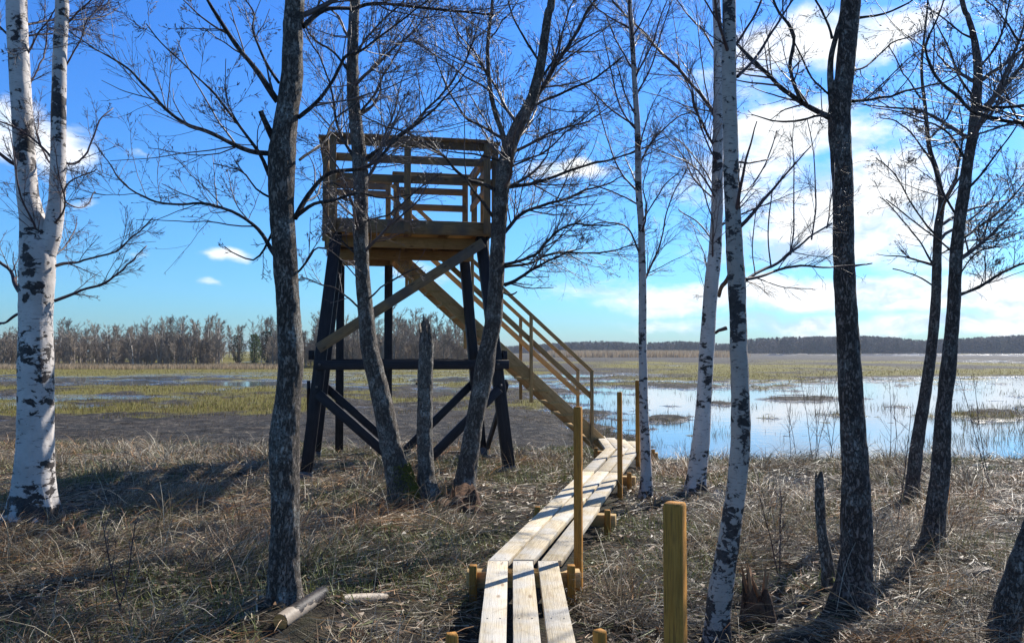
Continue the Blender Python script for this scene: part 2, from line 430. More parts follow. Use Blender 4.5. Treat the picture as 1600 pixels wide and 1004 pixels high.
# palette
PAL = np.array([(.48, .40, .27), (.40, .34, .25), (.30, .25, .18), (.56, .50, .38), (.42, .26, .13), (.20, .15, .10), (.16, .18, .06), (.26, .27, .11)])
def pick(n, p): p = np.array(p, float); return rng.choice(len(PAL), n, p=p / p.sum())

def scatter(dmin, dmax, dens, spread=.70):
    area = spread * (dmax ** 2 - dmin ** 2); n = int(area * dens)
    d = np.sqrt(rng.uniform(dmin ** 2, dmax ** 2, n)); a = rng.uniform(-spread, spread, n)
    return a * d, d
def clumps(dmin, dmax, cdens, per, Lr, wr, seed):
    cx, cy = scatter(dmin, dmax, cdens)
    t, e = bank_t(cx, cy)
    keep = (t < .93) & ~on_walk(cx, cy, .05)
    mask = fbm2(cx, cy, .8, 3, 41); keep &= rng.random(len(cx)) < smooth(.42, .52, mask) * .95 + .08
    cx, cy = cx[keep], cy[keep]; n = len(cx)
    size = rng.uniform(.6, 1.3, n) * (.65 + .7 * smooth(.4, .6, mask[keep]))
    k = rng.poisson(per, n) + 2; I = np.repeat(np.arange(n), k); m = len(I)
    az = rng.uniform(0, 2 * PI, m); rr = np.abs(rng.normal(0, .06, m)) * size[I]
    flow = fbm2(cx, cy, 2.5, 2, 55)[I] * 4 * PI
    x = cx[I] + rr * np.cos(az); y = cy[I] + rr * np.sin(az)
    ok = ~on_walk(x, y, .02); I, az, x, y, flow = I[ok], az[ok], x[ok], y[ok], flow[ok]; m = len(I)
    az = np.where(rng.random(m) < .45, flow + rng.normal(0, .5, m), az)
    L = rng.uniform(*Lr, m) * size[I]
    hum = rng.random(n)[I] < .16 + .35 * smooth(.52, .6, mask[keep])[I]
    th0 = np.where(hum, rng.normal(.5, .3, m), rng.normal(1.15, .25, m)).clip(.02, 1.55); th1 = np.clip(rng.normal(1.85, .35, m), th0, 2.5)
    # blades near the walk point away from it
    bx = .085 + np.maximum(y - 5.94, 0) * .243; near = np.abs(x - bx) < .27 + L * .55
    L = np.where(near, L * .55, L)
    gmask = fbm2(x, y, 1.6, 3, 71)
    warm = smooth(.5, .62, fbm2(x, y, 1.4, 3, 77)) 
    greeny = smooth(.52, .64, gmask) + 1.5 * smooth(.15, .6, bank_t(x, y)[0]) * (x > .5)
    greeny = greeny + .8 * np.exp(-(((x + .6) / .8) ** 2 + ((y - 6.6) / 1.2) ** 2))
    c = PAL[pick(m, [26, 24, 18, 14, 5, 10, 2, 1])]
    cw = PAL[pick(m, [28, 6, 6, 14, 44, 8, 1, 1])] * np.array([1.15, .95, .78])
    cg = PAL[pick(m, [12, 10, 12, 6, 2, 10, 26, 22])]
    c = np.where((rng.random(m) < .2 + warm * .8 + .5 * np.exp(-(((x + 3.2) / 1.6) ** 2 + ((y - 8.6) / .9) ** 2)))[:, None], cw, c)
    c = np.where((rng.random(m) < np.minimum(greeny * .62, .8))[:, None], cg, c)
    c = c * (rng.uniform(.25, 1.25, m) ** 1.1)[:, None] * rng.uniform(.55, 1.2, n)[I][:, None]
    w = rng.uniform(*wr, m)
    return np.stack([x, y, ground(x, y) - .01], -1), az, L, th0, th1, w, c
for i, (a, b, cd, per, Lr, wr) in enumerate(((2.6, 8, 56, 22, (.10, .42), (.0028, .0075)), (8, 12.5, 42, 18, (.12, .42), (.0045, .010)), (12.5, 20.5, 27, 15, (.16, .40), (.008, .014)))):
    r = clumps(a, b, cd, per, Lr, wr, i)
    blades('dry_grass', *r)
# short ground litter: flat lying bits
x, y = scatter(2.6, 16, 420); ok = ~on_walk(x, y, .0) & (bank_t(x, y)[0] < .9); x, y = x[ok], y[ok]; n = len(x)
c = PAL[pick(n, [16, 20, 22, 8, 8, 22, 8, 5])] * rng.uniform(.5, 1.1, n)[:, None]
blades('litter', np.stack([x, y, ground(x, y)], -1), rng.uniform(0, 2 * PI, n), rng.uniform(.05, .2, n), rng.uniform(1.2, 1.6, n), rng.uniform(1.5, 1.9, n), rng.uniform(.003, .007, n) * (1 + y / 12), c, k=2)
# fallen leaves and bark bits
x, y = scatter(2.6, 13, 90); ok = ~on_walk(x, y, .0); x, y = x[ok], y[ok]; n = len(x)
c = np.array([(.16, .09, .05), (.24, .14, .075), (.10, .06, .035), (.33, .22, .13)])[rng.integers(0, 4, n)] * rng.uniform(.6, 1.1, n)[:, None]
blades('leaf_litter', np.stack([x, y, ground(x, y) + rng.uniform(0, .05, n)], -1), rng.uniform(0, 2 * PI, n), rng.uniform(.025, .06, n), rng.uniform(1.1, 1.6, n), rng.uniform(1.5, 2.1, n), rng.uniform(.018, .04, n), c, k=2)
# short green grass patches
x, y = scatter(2.8, 18.5, 600); gm = fbm2(x, y, 1.0, 4, 91)
gm = gm + .16 * np.exp(-(((x + .7) / 1.0) ** 2 + ((y - 6.8) / 1.5) ** 2)) + .13 * smooth(12, 16, y) * (x > .8) + .1 * np.exp(-(((x + .1) / 1) ** 2 + ((y - 11) / 1.2) ** 2))
ok = ~on_walk(x, y, .03) & (gm > .56) & (bank_t(x, y)[0] < .97); x, y = x[ok], y[ok]; n = len(x)
c = np.array([(.17, .19, .05), (.24, .24, .08), (.12, .14, .04)])[rng.integers(0, 3, n)] * rng.uniform(.7, 1.2, n)[:, None]
blades('green_grass', np.stack([x, y, ground(x, y) - .005], -1), rng.uniform(0, 2 * PI, n), rng.uniform(.06, .17, n), rng.uniform(0, .6, n), rng.uniform(.5, 1.4, n), rng.uniform(.004, .007, n) * (1 + y / 12), c, k=3)
# tall sparse straws (reddish, left) 
x, y = scatter(5, 14, 7); ok = ~on_walk(x, y, .2); x, y = x[ok], y[ok]; n = len(x)
c = PAL[pick(n, [20, 10, 5, 20, 30, 5, 0, 0])]
blades('tall_straw', np.stack([x, y, ground(x, y) - .01], -1), rng.uniform(0, 2 * PI, n), rng.uniform(.3, .62, n), rng.uniform(0, .35, n), rng.uniform(.2, 1.2, n), rng.uniform(.004, .008, n), c, k=4)

# marsh vegetation: short tufts on the green flats and stalks standing in the water
def field(dmin, dmax, n, spread=.72, p=1.0):
    d = 1 / rng.uniform(1 / dmax, 1 / dmin, n); a = rng.uniform(-spread, spread, n); return a * d, d
x, y = field(20, 230, 150000); L, G = marsh(x, y); ok = (L > .02) & (rng.random(len(x)) < G * .95 + .012) & (bank_t(x, y)[0] > .9)
x, y, G = x[ok], y[ok], G[ok]; n = len(x)
c = np.array([(.21, .185, .04), (.28, .23, .07), (.13, .12, .03), (.25, .18, .09)])[rng.integers(0, 4, n)] * rng.uniform(.6, 1.2, n)[:, None]
dull = np.array([(.10, .07, .04), (.20, .14, .08), (.07, .05, .035)])[rng.integers(0, 3, n)]
c = np.where((rng.random(n) < np.clip(G * 1.5, 0, .93))[:, None], c, dull)
blades('marsh_grass', np.stack([x, y, ground(x, y) - .01], -1), rng.uniform(0, 2 * PI, n), rng.uniform(.05, .11, n) + .09 * np.clip(G * 1.5, 0, 1), rng.uniform(0, .6, n), rng.uniform(.3, 1.2, n), rng.uniform(.012, .03, n) * (y / 30) ** .8, c, k=2, mat=M['marshgrass'], clampz=False)
x, y = field(17, 80, 170000); L, G = marsh(x, y); st = fbm2(x, y, 3.0, 4, 101)
PX, PY = px_py(x, y)
pr = smooth(-.75, -.1, L) * smooth(.5, .62, st) + 1.2 * ell(PX, PY, 1560, 668, 130, 26) * smooth(.42, .6, st) + .7 * ell(PX, PY, 1262, 628, 90, 12) * smooth(.4, .6, st) + .5 * ell(PX, PY, 1420, 640, 90, 18) * smooth(.45, .6, st)
pr = pr * .5 + .9 * smooth(-.12, .1, L) * smooth(860, 940, PX)
ok = (L < 1.6) & (rng.random(len(x)) < pr * .8) & (PY > 586) & (PX > 700) & (bank_t(x, y)[0] > .95); x, y = x[ok], y[ok]; n = len(x)
c = np.array([(.05, .03, .02), (.12, .08, .04), (.06, .06, .02), (.10, .10, .03)])[rng.integers(0, 4, n)]
blades('reed_stubble', np.stack([x, y, np.full(n, WL - .02)], -1), rng.uniform(0, 2 * PI, n), rng.uniform(.07, .27, n), rng.uniform(0, .5, n), rng.uniform(0, 1.2, n), rng.uniform(.008, .014, n) * (y / 20) ** .9, c, k=2, mat=M['marshgrass'], clampz=False)
# pale reed belts in front of the woods
x1, y1 = rng.uniform(-75, -3, 26000), rng.uniform(103, 116, 26000)
x2, y2 = rng.uniform(18, 200, 40000), rng.uniform(330, 420, 40000); ok = (x2 / y2 < .30 - .1 * rng.random(40000)) & (x2 / y2 > .04); x2, y2 = x2[ok], y2[ok]
gapm = (fbm2(x1, y1, 12, 3, 17) > .42) | (x1 / y1 < -.55); x1, y1 = x1[gapm], y1[gapm]
x = np.concatenate([x1, x2]); y = np.concatenate([y1, y2]); n = len(x); Lh = np.where(y > 200, rng.uniform(1.5, 3.4, n), rng.uniform(.3, .8, n))
c = np.array([(.42, .32, .20), (.34, .25, .15), (.5, .4, .27)])[rng.integers(0, 3, n)] * rng.uniform(.7, 1.1, n)[:, None]
blades('reed_bed', np.stack([x, y, ground(x, y) - .05], -1), rng.uniform(0, 2 * PI, n), Lh, rng.uniform(0, .15, n), rng.uniform(.1, .5, n), np.where(y > 200, .3, .1), c, k=2, mat=M['marshgrass'], clampz=False)

#@@TREES
# ------------------------------------------------------------------ tree growing (vectorised)
def rot_dir(D, ang, phi):
    n = len(D); ref = np.tile(np.array([0, 0, 1.]), (n, 1)); ref[np.abs(D[:, 2]) > .9] = (1, 0, 0)
    A = np.cross(D, ref); A /= np.linalg.norm(A, axis=1, keepdims=True); B = np.cross(D, A)
    return D * np.cos(ang)[:, None] + (A * np.cos(phi)[:, None] + B * np.sin(phi)[:, None]) * np.sin(ang)[:, None]
def grow(S, D, L, r0, r1, k, wig, up):
    n = len(S); P = np.zeros((n, k, 3)); P[:, 0] = S; d = D.copy(); seg = (L / (k - 1))[:, None]
    for i in range(1, k):
        d = d + rng.normal(0, wig, (n, 3)) + np.array([0, 0, up])
        d /= np.linalg.norm(d, axis=1, keepdims=True); P[:, i] = P[:, i - 1] + d * seg
    t = np.linspace(0, 1, k)[None]; R = r0[:, None] * (1 - t) + r1[:, None] * t
    return P, R
def children(P, R, L, m, ang, lenr, rr, k, wig, up, tmin=.25, rmin=.0008, flat=0.0):
    n, kk, _ = P.shape
    cnt = rng.poisson(m, n) if np.ndim(m) == 0 else rng.poisson(m)
    I = np.repeat(np.arange(n), cnt); c = len(I)
    if c == 0: return None
    t = rng.uniform(tmin, .98, c); f = t * (kk - 1); i = np.minimum(f.astype(int), kk - 2); u = (f - i)[:, None]
    S = P[I, i] * (1 - u) + P[I, i + 1] * u; T = P[I, i + 1] - P[I, i]; T /= np.linalg.norm(T, axis=1, keepdims=True) + 1e-9
    Rp = R[I, i] * (1 - u[:, 0]) + R[I, i + 1] * u[:, 0]
    D = rot_dir(T, rng.normal(ang, .17, c), rng.uniform(0, 2 * PI, c))
    Lc = L[I] * lenr * rng.uniform(.55, 1.25, c) * (1.15 - .65 * t)
    r0 = np.maximum(Rp * rr * rng.uniform(.7, 1, c), rmin); r1 = np.maximum(r0 * .4, rmin * .8)
    Pc, Rc = grow(S, D, Lc, r0, r1, k, wig, up)
    return Pc, Rc, Lc

def line3(pts, d0, dd, n=None):
    """pts: (px,py,w). d0 start distance, dd extra distance at the end -> (n,4) array xyz r"""
    m = len(pts); out = []
    for i, (px, py, w) in enumerate(pts):
        d = d0 + dd * i / (m - 1); p = W(px, py, d); out.append((*p, R2W(w, d)))
    out = np.array(out); Ln = np.linalg.norm(np.diff(out[:, :3], axis=0), axis=1).sum()
    return catmull(out, n or max(8, int(Ln / .05))), Ln

def trunk_mesh(path, sides, amp, ring=.02, flare=.0, jag=0., seed=0, zfreq=9., base_z=None, lobes=5):
    Ln = np.linalg.norm(np.diff(path[:, :3], axis=0), axis=1).sum()
    n = max(12, int(Ln / ring)); Q = catmull(path, n); P = Q[None, :, :3]; R = Q[None, :, 3]
    V, q = tubes(P, R, sides); V = V.reshape(n, sides, 3); c = Q[:, None, :3]; D = V - c
    ph = np.arange(sides) / sides * 2 * PI; hh = np.linspace(0, Ln, n)
    cyl = np.stack([np.cos(ph)[None] * R[0][:, None] * 30 + 0 * hh[:, None], np.sin(ph)[None] * R[0][:, None] * 30 + 0 * hh[:, None], hh[:, None] * zfreq + 0 * ph[None]], -1)
    nn = fbm(cyl, 4, seed) - .5; big = fbm(np.stack([np.cos(ph)[None] * 1.2 + 0 * hh[:, None], np.sin(ph)[None] * 1.2 + 0 * hh[:, None], hh[:, None] * 3 + 0 * ph[None]], -1), 3, seed + 9) - .5
    f = 1 + amp * 2.2 * nn + amp * 1.6 * big
    f = f * (1 + flare * np.exp(-(hh[:, None] / .20)) * (.75 + .55 * np.cos(lobes * ph[None] + seed + 1.5 * np.sin(ph[None] * 2))))
    V = c + D * f[..., None]
    if jag > 0:
        top = V[-1, :, 2].mean(); cut = top - jag * np.clip((fbm(np.stack([np.cos(ph) * 1.9, np.sin(ph) * 1.9, ph * 0 + seed], -1), 3, seed) - .33) * 3.5, 0, 1.7)
        V[..., 2] = np.minimum(V[..., 2], cut[None])
    V = V.reshape(-1, 3); top_c = V[-sides:].mean(0); 
    if jag > 0: top_c[2] -= jag * .6
    V = np.concatenate([V, [top_c]]); last = np.arange((n - 1) * sides, n * sides)
    tri = np.stack([last, np.roll(last, -1), np.full(sides, len(V) - 1)], -1)
    return V, q, tri

def make_tree(name, label, cat, trunks, d, limbs=(), bark='alder', twig='twig', kind='alder', group=None, extra=3.0, auto=6, flare=.35, amp=.07, sides=40, seed=1,
              jag=0, tw=1.0, lean=0.0, autolen=1.6, sub=None, buds=True, rmin=.0014, autolow=0, base_w=None, hang=0, ring=.02, ws=.88):
    global rng
    rng = np.random.default_rng(seed * 101 + 5); rmin = rmin * 1.02; tw = tw * (1.12 if kind == 'alder' else 1.15)
    first = trunks[0]; b = W(first[0][0], first[0][1], d); gz = float(ground(b[0], b[1]))
    base = np.array([b[0], b[1], gz])
    root = thing(name, label, cat, base, group)
    g = Geo(); crown = []          # crown: list of (P,R,L)
    stems = []
    for ti, tr in enumerate(trunks):
        pts = []
        for i, (px, py, w) in enumerate(tr):
            dd = d + lean * (first[0][1] - py) / 900.
            p = W(px, py, dd); pts.append((*p, R2W(w * ws, dd)))
        pts = np.array(pts)
        if ti == 0:
            bot = pts[0].copy(); bot[2] = min(gz - .12, bot[2] - .08); bot[3] *= 1.05; pts = np.concatenate([[bot], pts])
        if not jag and tr[-1][1] <= 5 and extra > 0:
            e = pts[-1].copy(); dr = pts[-1, :3] - pts[-3, :3]; dr /= np.linalg.norm(dr); dr = dr * .6 + np.array([0, 0, .5]); dr /= np.linalg.norm(dr)
            r = e[3]
            for q_ in (1, 2, 3):
                e = e.copy(); e[:3] += dr * extra / 3 + rng.normal(0, .05, 3); e[3] = r * (1 - .27 * q_); pts = np.concatenate([pts, [e]])
        V, q, tri = trunk_mesh(pts, sides if ti == 0 else max(12, sides // 2), amp, ring, flare if ti == 0 else 0, jag, seed + ti * 7)
        g.add(V, q, tri); stems.append(catmull(pts, 80))
    g.build('trunk', M[bark], root, base)
    # traced limbs, each a part of its own
    LP = []
    for lb in limbs:
        pts, dd = lb[0], lb[1]
        st = stems[0]; pk = W(pts[0][0], pts[0][1], d); j = np.argmin(sum(((s_[:, 2] - pk[2]) ** 2 + (s_[:, 0] - pk[0]) ** 2).min() * 0 for s_ in stems) + ((st[:, 2] - pk[2]) ** 2))
        dst = st[j, 1]
        Q, Ln = line3(pts, dst, dd, None); n = len(Q)
        jit = (fbm(np.stack([np.linspace(0, Ln * 3, n), np.zeros(n), np.full(n, seed * 3.1 + len(LP))], -1), 3, 1) - .5)
        jit2 = (fbm(np.stack([np.linspace(0, Ln * 3, n), np.ones(n) * 5, np.full(n, seed * 3.1 + len(LP))], -1), 3, 2) - .5)
        env = np.minimum(np.linspace(0, 4, n), 1)
        Q[:, 2] += jit * .10 * env; Q[:, 1] += jit2 * .22 * env; Q[:, 0] += jit2 * .05 * env
        Q[:, 3] *= 1 + .35 * (fbm(np.stack([np.linspace(0, Ln * 14, n), np.zeros(n), np.zeros(n)], -1), 2, seed) - .5)
        Q[:, 3] = np.maximum(Q[:, 3] * .88, .0018)
        V, qq = tubes(Q[None, :, :3], Q[None, :, 3], 8)
        gl = Geo(); cap = np.arange(len(V) - 8, len(V)); gl.add(V, qq, np.stack([cap[:-2] * 0 + cap[0], cap[1:-1], cap[2:]], -1))
        gl.build('limb', M['limb'] if kind == 'alder' else M[twig], root, base)
        stub = len(lb) > 2 and lb[2] == 'stub'
        if not stub:
            k = 24; Qs = Q[np.linspace(0, n - 1, k).astype(int)]
            LP.append((Qs[None, :, :3], Qs[None, :, 3], np.array([Ln])))
    # automatic limbs high on the stems (and a few low ones)
    gc = Geo()
    for si, st in enumerate(stems):
        if jag: break
        zt = st[-1, 2]; 
        na = auto if si == 0 else max(2, auto // 2)
        z0 = W(0, 60, d)[2]
        hs = list(rng.uniform(z0, zt - .1, na)) + (list(rng.uniform(W(0, 470, d)[2], z0, autolow)) if autolow else [])
        for h in hs:
            j = np.argmin(np.abs(st[:, 2] - h)); p = st[j]
            az = rng.uniform(0, 2 * PI); el = rng.uniform(.35, .95) if kind == 'alder' else rng.uniform(.55, 1.1)
            D = np.array([[math.cos(az) * math.cos(el), math.sin(az) * math.cos(el), math.sin(el)]])
            Ln = np.array([autolen * rng.uniform(.6, 1.15)])
            P, R = grow(p[None, :3], D, Ln, np.array([min(p[3] * .5, .022 * (1 if kind == 'alder' else .6))]), np.array([.003]), 14, .10, .02 if kind == 'alder' else -.005)
            V, qq = tubes(P, R, 6); gc.add(V, qq); LP.append((P, R, Ln))
    for P, R, Ln in LP:
        if kind == 'alder':
            c0 = children(P, R, Ln, 2.2 * Ln[0] * tw, .65, .55, .6, 14, .06, .03, .1, rmin * 2)
            PR = [(P, R, Ln)]
            if c0 is not None: PR.append(c0); V, qq = tubes(c0[0], c0[1], 6); gc.add(V, qq)
            cs = [children(a_, b_, l_, 8.5 * l_.mean() * tw, .68, .38 if i_ == 0 else .52, .46, 10, .085, .03, .08, rmin * 1.15) for i_, (a_, b_, l_) in enumerate(PR)]
            cs = [c_ for c_ in cs if c_ is not None]
            if not cs: continue
            c1 = tuple(np.concatenate([c_[i_] for c_ in cs]) for i_ in range(3))
            V, qq = tubes(c1[0], c1[1], 4); gc.add(V, qq)
            c2 = children(*c1, 4.4 * tw, .75, .56, .6, 6, .09, .04, .12, rmin)
            if c2 is None: continue
            V, qq = tubes(c2[0], c2[1], 3); gc.add(V, qq)
            c3 = children(*c2, 1.3 * tw, .65, .5, .7, 4, .10, .06, .2, rmin * .8)
            if c3 is not None:
                V, qq = tubes(c3[0], c3[1], 3); gc.add(V, qq)
            if buds:
                for cc, mm in ((c2, 1.6), (c3, .8), (c1, 2.)):
                    if cc is None: continue
                    bd = children(cc[0], cc[1], np.full(len(cc[0]), .03), mm * tw, .6, 1., 1., 3, .05, .1, .3, rmin)
                    if bd is None: continue
                    Pb, Rb, Lb = bd; Rb = np.tile(np.array([.4, 1, .35]) * max(.0024, rmin * 1.5), (len(Pb), 1)); V, qq = tubes(Pb, Rb, 3); gc.add(V, qq)
        else:
            c1 = children(P, R, Ln, 10 * Ln[0] * tw, .6, .42, .45, 10, .05, .0 - hang, .06, rmin * 1.2)
            if c1 is None: continue
            V, qq = tubes(c1[0], c1[1], 4); gc.add(V, qq)
            c2 = children(*c1, 7 * tw, .55, .42, .55, 7, .06, -.02 - hang, .08, rmin)
            if c2 is None: continue
            V, qq = tubes(c2[0], c2[1], 3); gc.add(V, qq)
            c3 = children(*c2, 2.4 * tw, .55, .5, .7, 5, .08, -.05 - hang, .15, rmin * .8)
            if c3 is not None:
                V, qq = tubes(c3[0], c3[1], 3); gc.add(V, qq)
    if gc.n: gc.build('twigs', M[twig], root, base)
    return root

# --- traced trees ---------------------------------------------------
make_tree('birch_tree', 'big white birch on the left edge whose trunk forks into two stems', 'tree',
  [[(50, 815, 92), (52, 780, 76), (55, 700, 64), (56, 600, 62), (56, 500, 58), (58, 430, 62), (58, 385, 60), (50, 340, 44), (42, 290, 38), (36, 200, 37), (30, 100, 36), (26, 0, 36)],
   [(70, 395, 40), (80, 365, 36), (88, 320, 30), (91, 250, 28), (92, 150, 26), (94, 70, 25), (97, 0, 24)]],
  8.2, [([(85, 470, 6), (120, 455, 5), (165, 440, 4), (200, 415, 3), (232, 385, 2)], .5), ([(88, 415, 6), (130, 405, 4), (180, 385, 3), (210, 360, 2.4), (234, 338, 2)], -.4),
        ([(30, 455, 8), (5, 420, 6), (-40, 370, 4), (-90, 330, 3)], .3), ([(92, 250, 5), (120, 255, 4), (150, 215, 3), (172, 170, 2)], .4), ([(90, 300, 4), (115, 290, 3), (150, 262, 2)], -.3),
        ([(30, 260, 7), (5, 245, 6), (-30, 200, 5), (-60, 120, 3)], -.3), ([(92, 120, 4), (120, 80, 3), (150, 20, 2.5), (170, -60, 2)], .2), ([(34, 150, 4), (60, 100, 3), (75, 40, 2)], .3), ([(30, 490, 5), (0, 500, 4), (-40, 470, 3)], .5),
        ([(92, 310, 3), (125, 325, 2.5), (150, 300, 2)], .5)],
  'birch', 'btwig', 'birch', seed=1, ws=.82, flare=.5, amp=.045, sides=64, tw=1.0, autolow=4, autolen=1.5, auto=8, rmin=.0018)

make_tree('alder_tree', 'nearest dark rough alder trunk standing left of the watchtower behind a birch log', 'tree',
  [[(443, 965, 66), (444, 930, 54), (444, 880, 50), (446, 800, 48), (444, 700, 52), (446, 660, 48), (452, 600, 42), (454, 550, 43), (450, 480, 40), (445, 400, 41), (441, 340, 42), (439, 290, 45), (441, 240, 47), (447, 190, 40), (454, 140, 39), (457, 90, 36), (458, 40, 34), (461, 0, 33)]],
  5.25, [([(434, 159, 11), (399, 105, 9), (369, 65, 8), (344, 30, 6), (324, 0, 5), (300, -40, 4)], -.3),
         ([(424, 240, 9), (379, 232, 8), (324, 209, 7), (269, 177, 6), (229, 134, 5), (195, 102, 3.6), (145, 75, 2.6), (110, 50, 2)], .2),
         ([(421, 275, 7), (402, 235, 6), (379, 199, 5), (334, 144, 4), (299, 110, 3), (264, 80, 2.4), (230, 40, 2)], -.4),
         ([(429, 398, 8), (399, 354, 6), (339, 326, 5), (284, 319, 4.4), (220, 304, 3.4), (185, 279, 2.6), (150, 224, 2)], .25),
         ([(428, 222, 13), (416, 200, 11), (406, 172, 9)], -.1, 'stub'),
         ([(461, 341, 10), (478, 309, 9), (513, 269, 7.5), (568, 256, 6.5), (603, 234, 5.5), (648, 199, 4.5), (690, 160, 3.5), (735, 105, 2.4)], .5),
         ([(463, 338, 7), (493, 318, 6), (523, 308, 5), (560, 300, 4), (600, 312, 3), (640, 300, 2)], -.3),
         ([(466, 184, 8), (498, 154, 7), (538, 90, 6), (558, 85, 5), (598, 55, 4), (638, 25, 3), (680, -10, 2.4)], .3),
         ([(474, 42, 9), (508, 17, 8), (548, 10, 7), (598, 7, 6), (698, 15, 5), (770, 22, 3)], .5),
         ([(425, 310, 4), (400, 290, 3), (370, 265, 2.4), (330, 255, 2)], -.2), ([(432, 350, 5), (400, 400, 3.5), (370, 395, 2.6), (345, 385, 2)], -.3),
         ([(436, 130, 5), (400, 60, 4), (395, 20, 3), (370, -20, 2)], .3), ([(468, 250, 5), (500, 220, 4), (520, 180, 3), (560, 150, 2)], .4), ([(460, 430, 4), (490, 395, 3), (520, 400, 2.4), (560, 440, 2)], -.3)],
  'alder', seed=2, ws=.9, flare=.6, amp=.085, sides=72, ring=.012, tw=1.0, rmin=.0013)

make_tree('alder_tree', 'curved alder trunk in front of the watchtower, leaning left with moss at its foot', 'tree',
  [[(632, 800, 50), (628, 770, 46), (620, 735, 42), (611, 700, 38), (602, 650, 36), (591, 600, 34), (582, 565, 33), (576, 535, 30), (573, 500, 28), (568, 450, 26), (565, 400, 26), (563, 350, 26), (564, 300, 26), (562, 250, 27), (557, 200, 24), (552, 150, 22), (551, 100, 21), (552, 50, 19), (555, 0, 18)]],
  9.2, [([(556, 250, 6), (530, 205, 5), (520, 150, 4), (500, 90, 3), (470, 40, 2)], .4), ([(570, 250, 8), (600, 226, 6), (640, 195, 5), (690, 150, 4), (730, 90, 3), (750, 30, 2)], -.4),
        ([(560, 180, 5), (590, 140, 4), (620, 80, 3), (650, 20, 2)], .5), ([(550, 120, 5), (520, 80, 4), (490, 60, 3), (460, 10, 2)], -.3), ([(556, 90, 5), (580, 50, 4), (620, 10, 3), (650, -30, 2)], .3),
        ([(572, 345, 4), (610, 330, 3), (650, 300, 2.6), (690, 270, 2)], -.5), ([(560, 400, 3.5), (530, 370, 3), (505, 330, 2.4), (490, 290, 2)], -.4), ([(572, 470, 3.5), (600, 450, 3), (630, 430, 2.4), (660, 415, 2)], -.5), ([(560, 480, 3.5), (530, 455, 3), (495, 440, 2.4), (470, 432, 2)], .3),
        ([(560, 310, 3), (520, 290, 2.6), (490, 300, 2)], -.6)],
  'alder', seed=3, flare=.35, amp=.08, sides=48, tw=1.0, rmin=.0015, autolen=1.5, autolow=6, auto=9)

make_tree('alder_tree', 'alder rising beside the watchtower rail and forking in two above the platform', 'tree',
  [[(722, 785, 44), (727, 755, 38), (735, 700, 33), (743, 650, 31), (753, 600, 33), (758, 568, 35), (763, 540, 29), (771, 500, 30), (775, 450, 28), (777, 400, 27), (780, 350, 26), (784, 300, 26), (789, 260, 28), (798, 225, 26), (813, 190, 23), (829, 160, 20), (838, 130, 18), (845, 100, 17), (851, 60, 16), (857, 20, 15), (862, 0, 14)],
   [(790, 245, 14), (787, 215, 10), (775, 180, 9), (766, 140, 8), (762, 80, 7), (766, 30, 6), (769, 0, 5)]],
  9.5, [([(831, 160, 11), (848, 135, 9), (863, 110, 8), (895, 60, 6), (918, 18, 5), (937, -10, 4)], .4), ([(825, 172, 5), (872, 147, 4.5), (923, 126, 4), (973, 87, 2.5)], -.3),
        ([(788, 293, 8), (836, 284, 6), (886, 270, 5), (937, 252, 4), (996, 238, 3), (1037, 215, 2)], .3), ([(786, 414, 6), (831, 399, 5), (882, 357, 4), (927, 353, 3), (964, 351, 2)], -.4),
        ([(785, 367, 7), (817, 335, 6), (863, 316, 5), (927, 293, 3.5), (973, 275, 2)], .6), ([(788, 417, 5), (831, 410, 4.5), (863, 394, 4), (937, 394, 3), (1000, 380, 2)], .3),
        ([(788, 445, 7), (817, 433, 6), (850, 412, 4.5), (882, 394, 3), (910, 385, 2)], -.5), ([(787, 218, 6), (762, 202, 5), (730, 183, 4), (700, 140, 3), (680, 90, 2)], .3),
        ([(777, 299, 8), (752, 286, 7), (727, 278, 6), (702, 251, 5), (681, 234, 4.5), (654, 217, 4), (626, 207, 3.5), (597, 196, 3), (560, 175, 2)], -.9),
        ([(770, 338, 6), (748, 307, 5), (727, 280, 4)], -.9, 'stub'), ([(783, 251, 4), (760, 246, 3.5), (730, 240, 3), (690, 236, 2)], -.6),
        ([(845, 100, 5), (820, 60, 4), (800, 20, 3), (790, -20, 2)], -.3), ([(764, 120, 4), (740, 80, 3), (715, 50, 2.5), (700, 10, 2)], .3), ([(766, 60, 3), (790, 30, 2.4), (810, 0, 2)], .2),
        ([(785, 455, 4), (800, 458, 3), (808, 456, 2)], 0., 'stub'), ([(838, 130, 5), (870, 90, 4), (880, 40, 3), (900, -10, 2)], .5), ([(800, 260, 4), (850, 235, 3), (890, 200, 2.5), (930, 170, 2)], -.5)],
  'alder', seed=4, flare=.35, amp=.08, sides=48, tw=1.05, rmin=.0015, autolen=1.6, autolow=4, auto=9)

_t3 = bpy.context.scene.objects['alder_tree.001']
def moss_patch(root, path, z0, z1, a0, a1, seed):
    rg = np.random.default_rng(seed); g = Geo(); n = 2600
    zz = z0 + (z1 - z0) * rg.random(n) ** 1.4; aa = rg.normal((a0 + a1) / 2, (a1 - a0) / 3, n)
    j = np.abs(path[None, :, 2] - zz[:, None]).argmin(1); c = path[j]; r = c[:, 3] * (1.02 + .30 * np.exp(-(zz - z0) / .2))
    D = np.stack([np.cos(aa), np.sin(aa), 0 * aa], -1); S = c[:, :3] + D * r[:, None]
    D2 = D + rg.normal(0, .5, (n, 3)) + [0, 0, .3]; D2 /= np.linalg.norm(D2, axis=1, keepdims=True); W_ = np.cross(D2, rg.normal(0, 1, (n, 3))); W_ /= np.linalg.norm(W_, axis=1, keepdims=True)
    V = np.stack([S - W_ * .006, S + W_ * .006, S + D2 * rg.uniform(.015, .04, n)[:, None]], 1).reshape(-1, 3); g.add(V, np.arange(3 * n).reshape(n, 3)); g.build('moss', M['moss'], root, np.array(root.location))
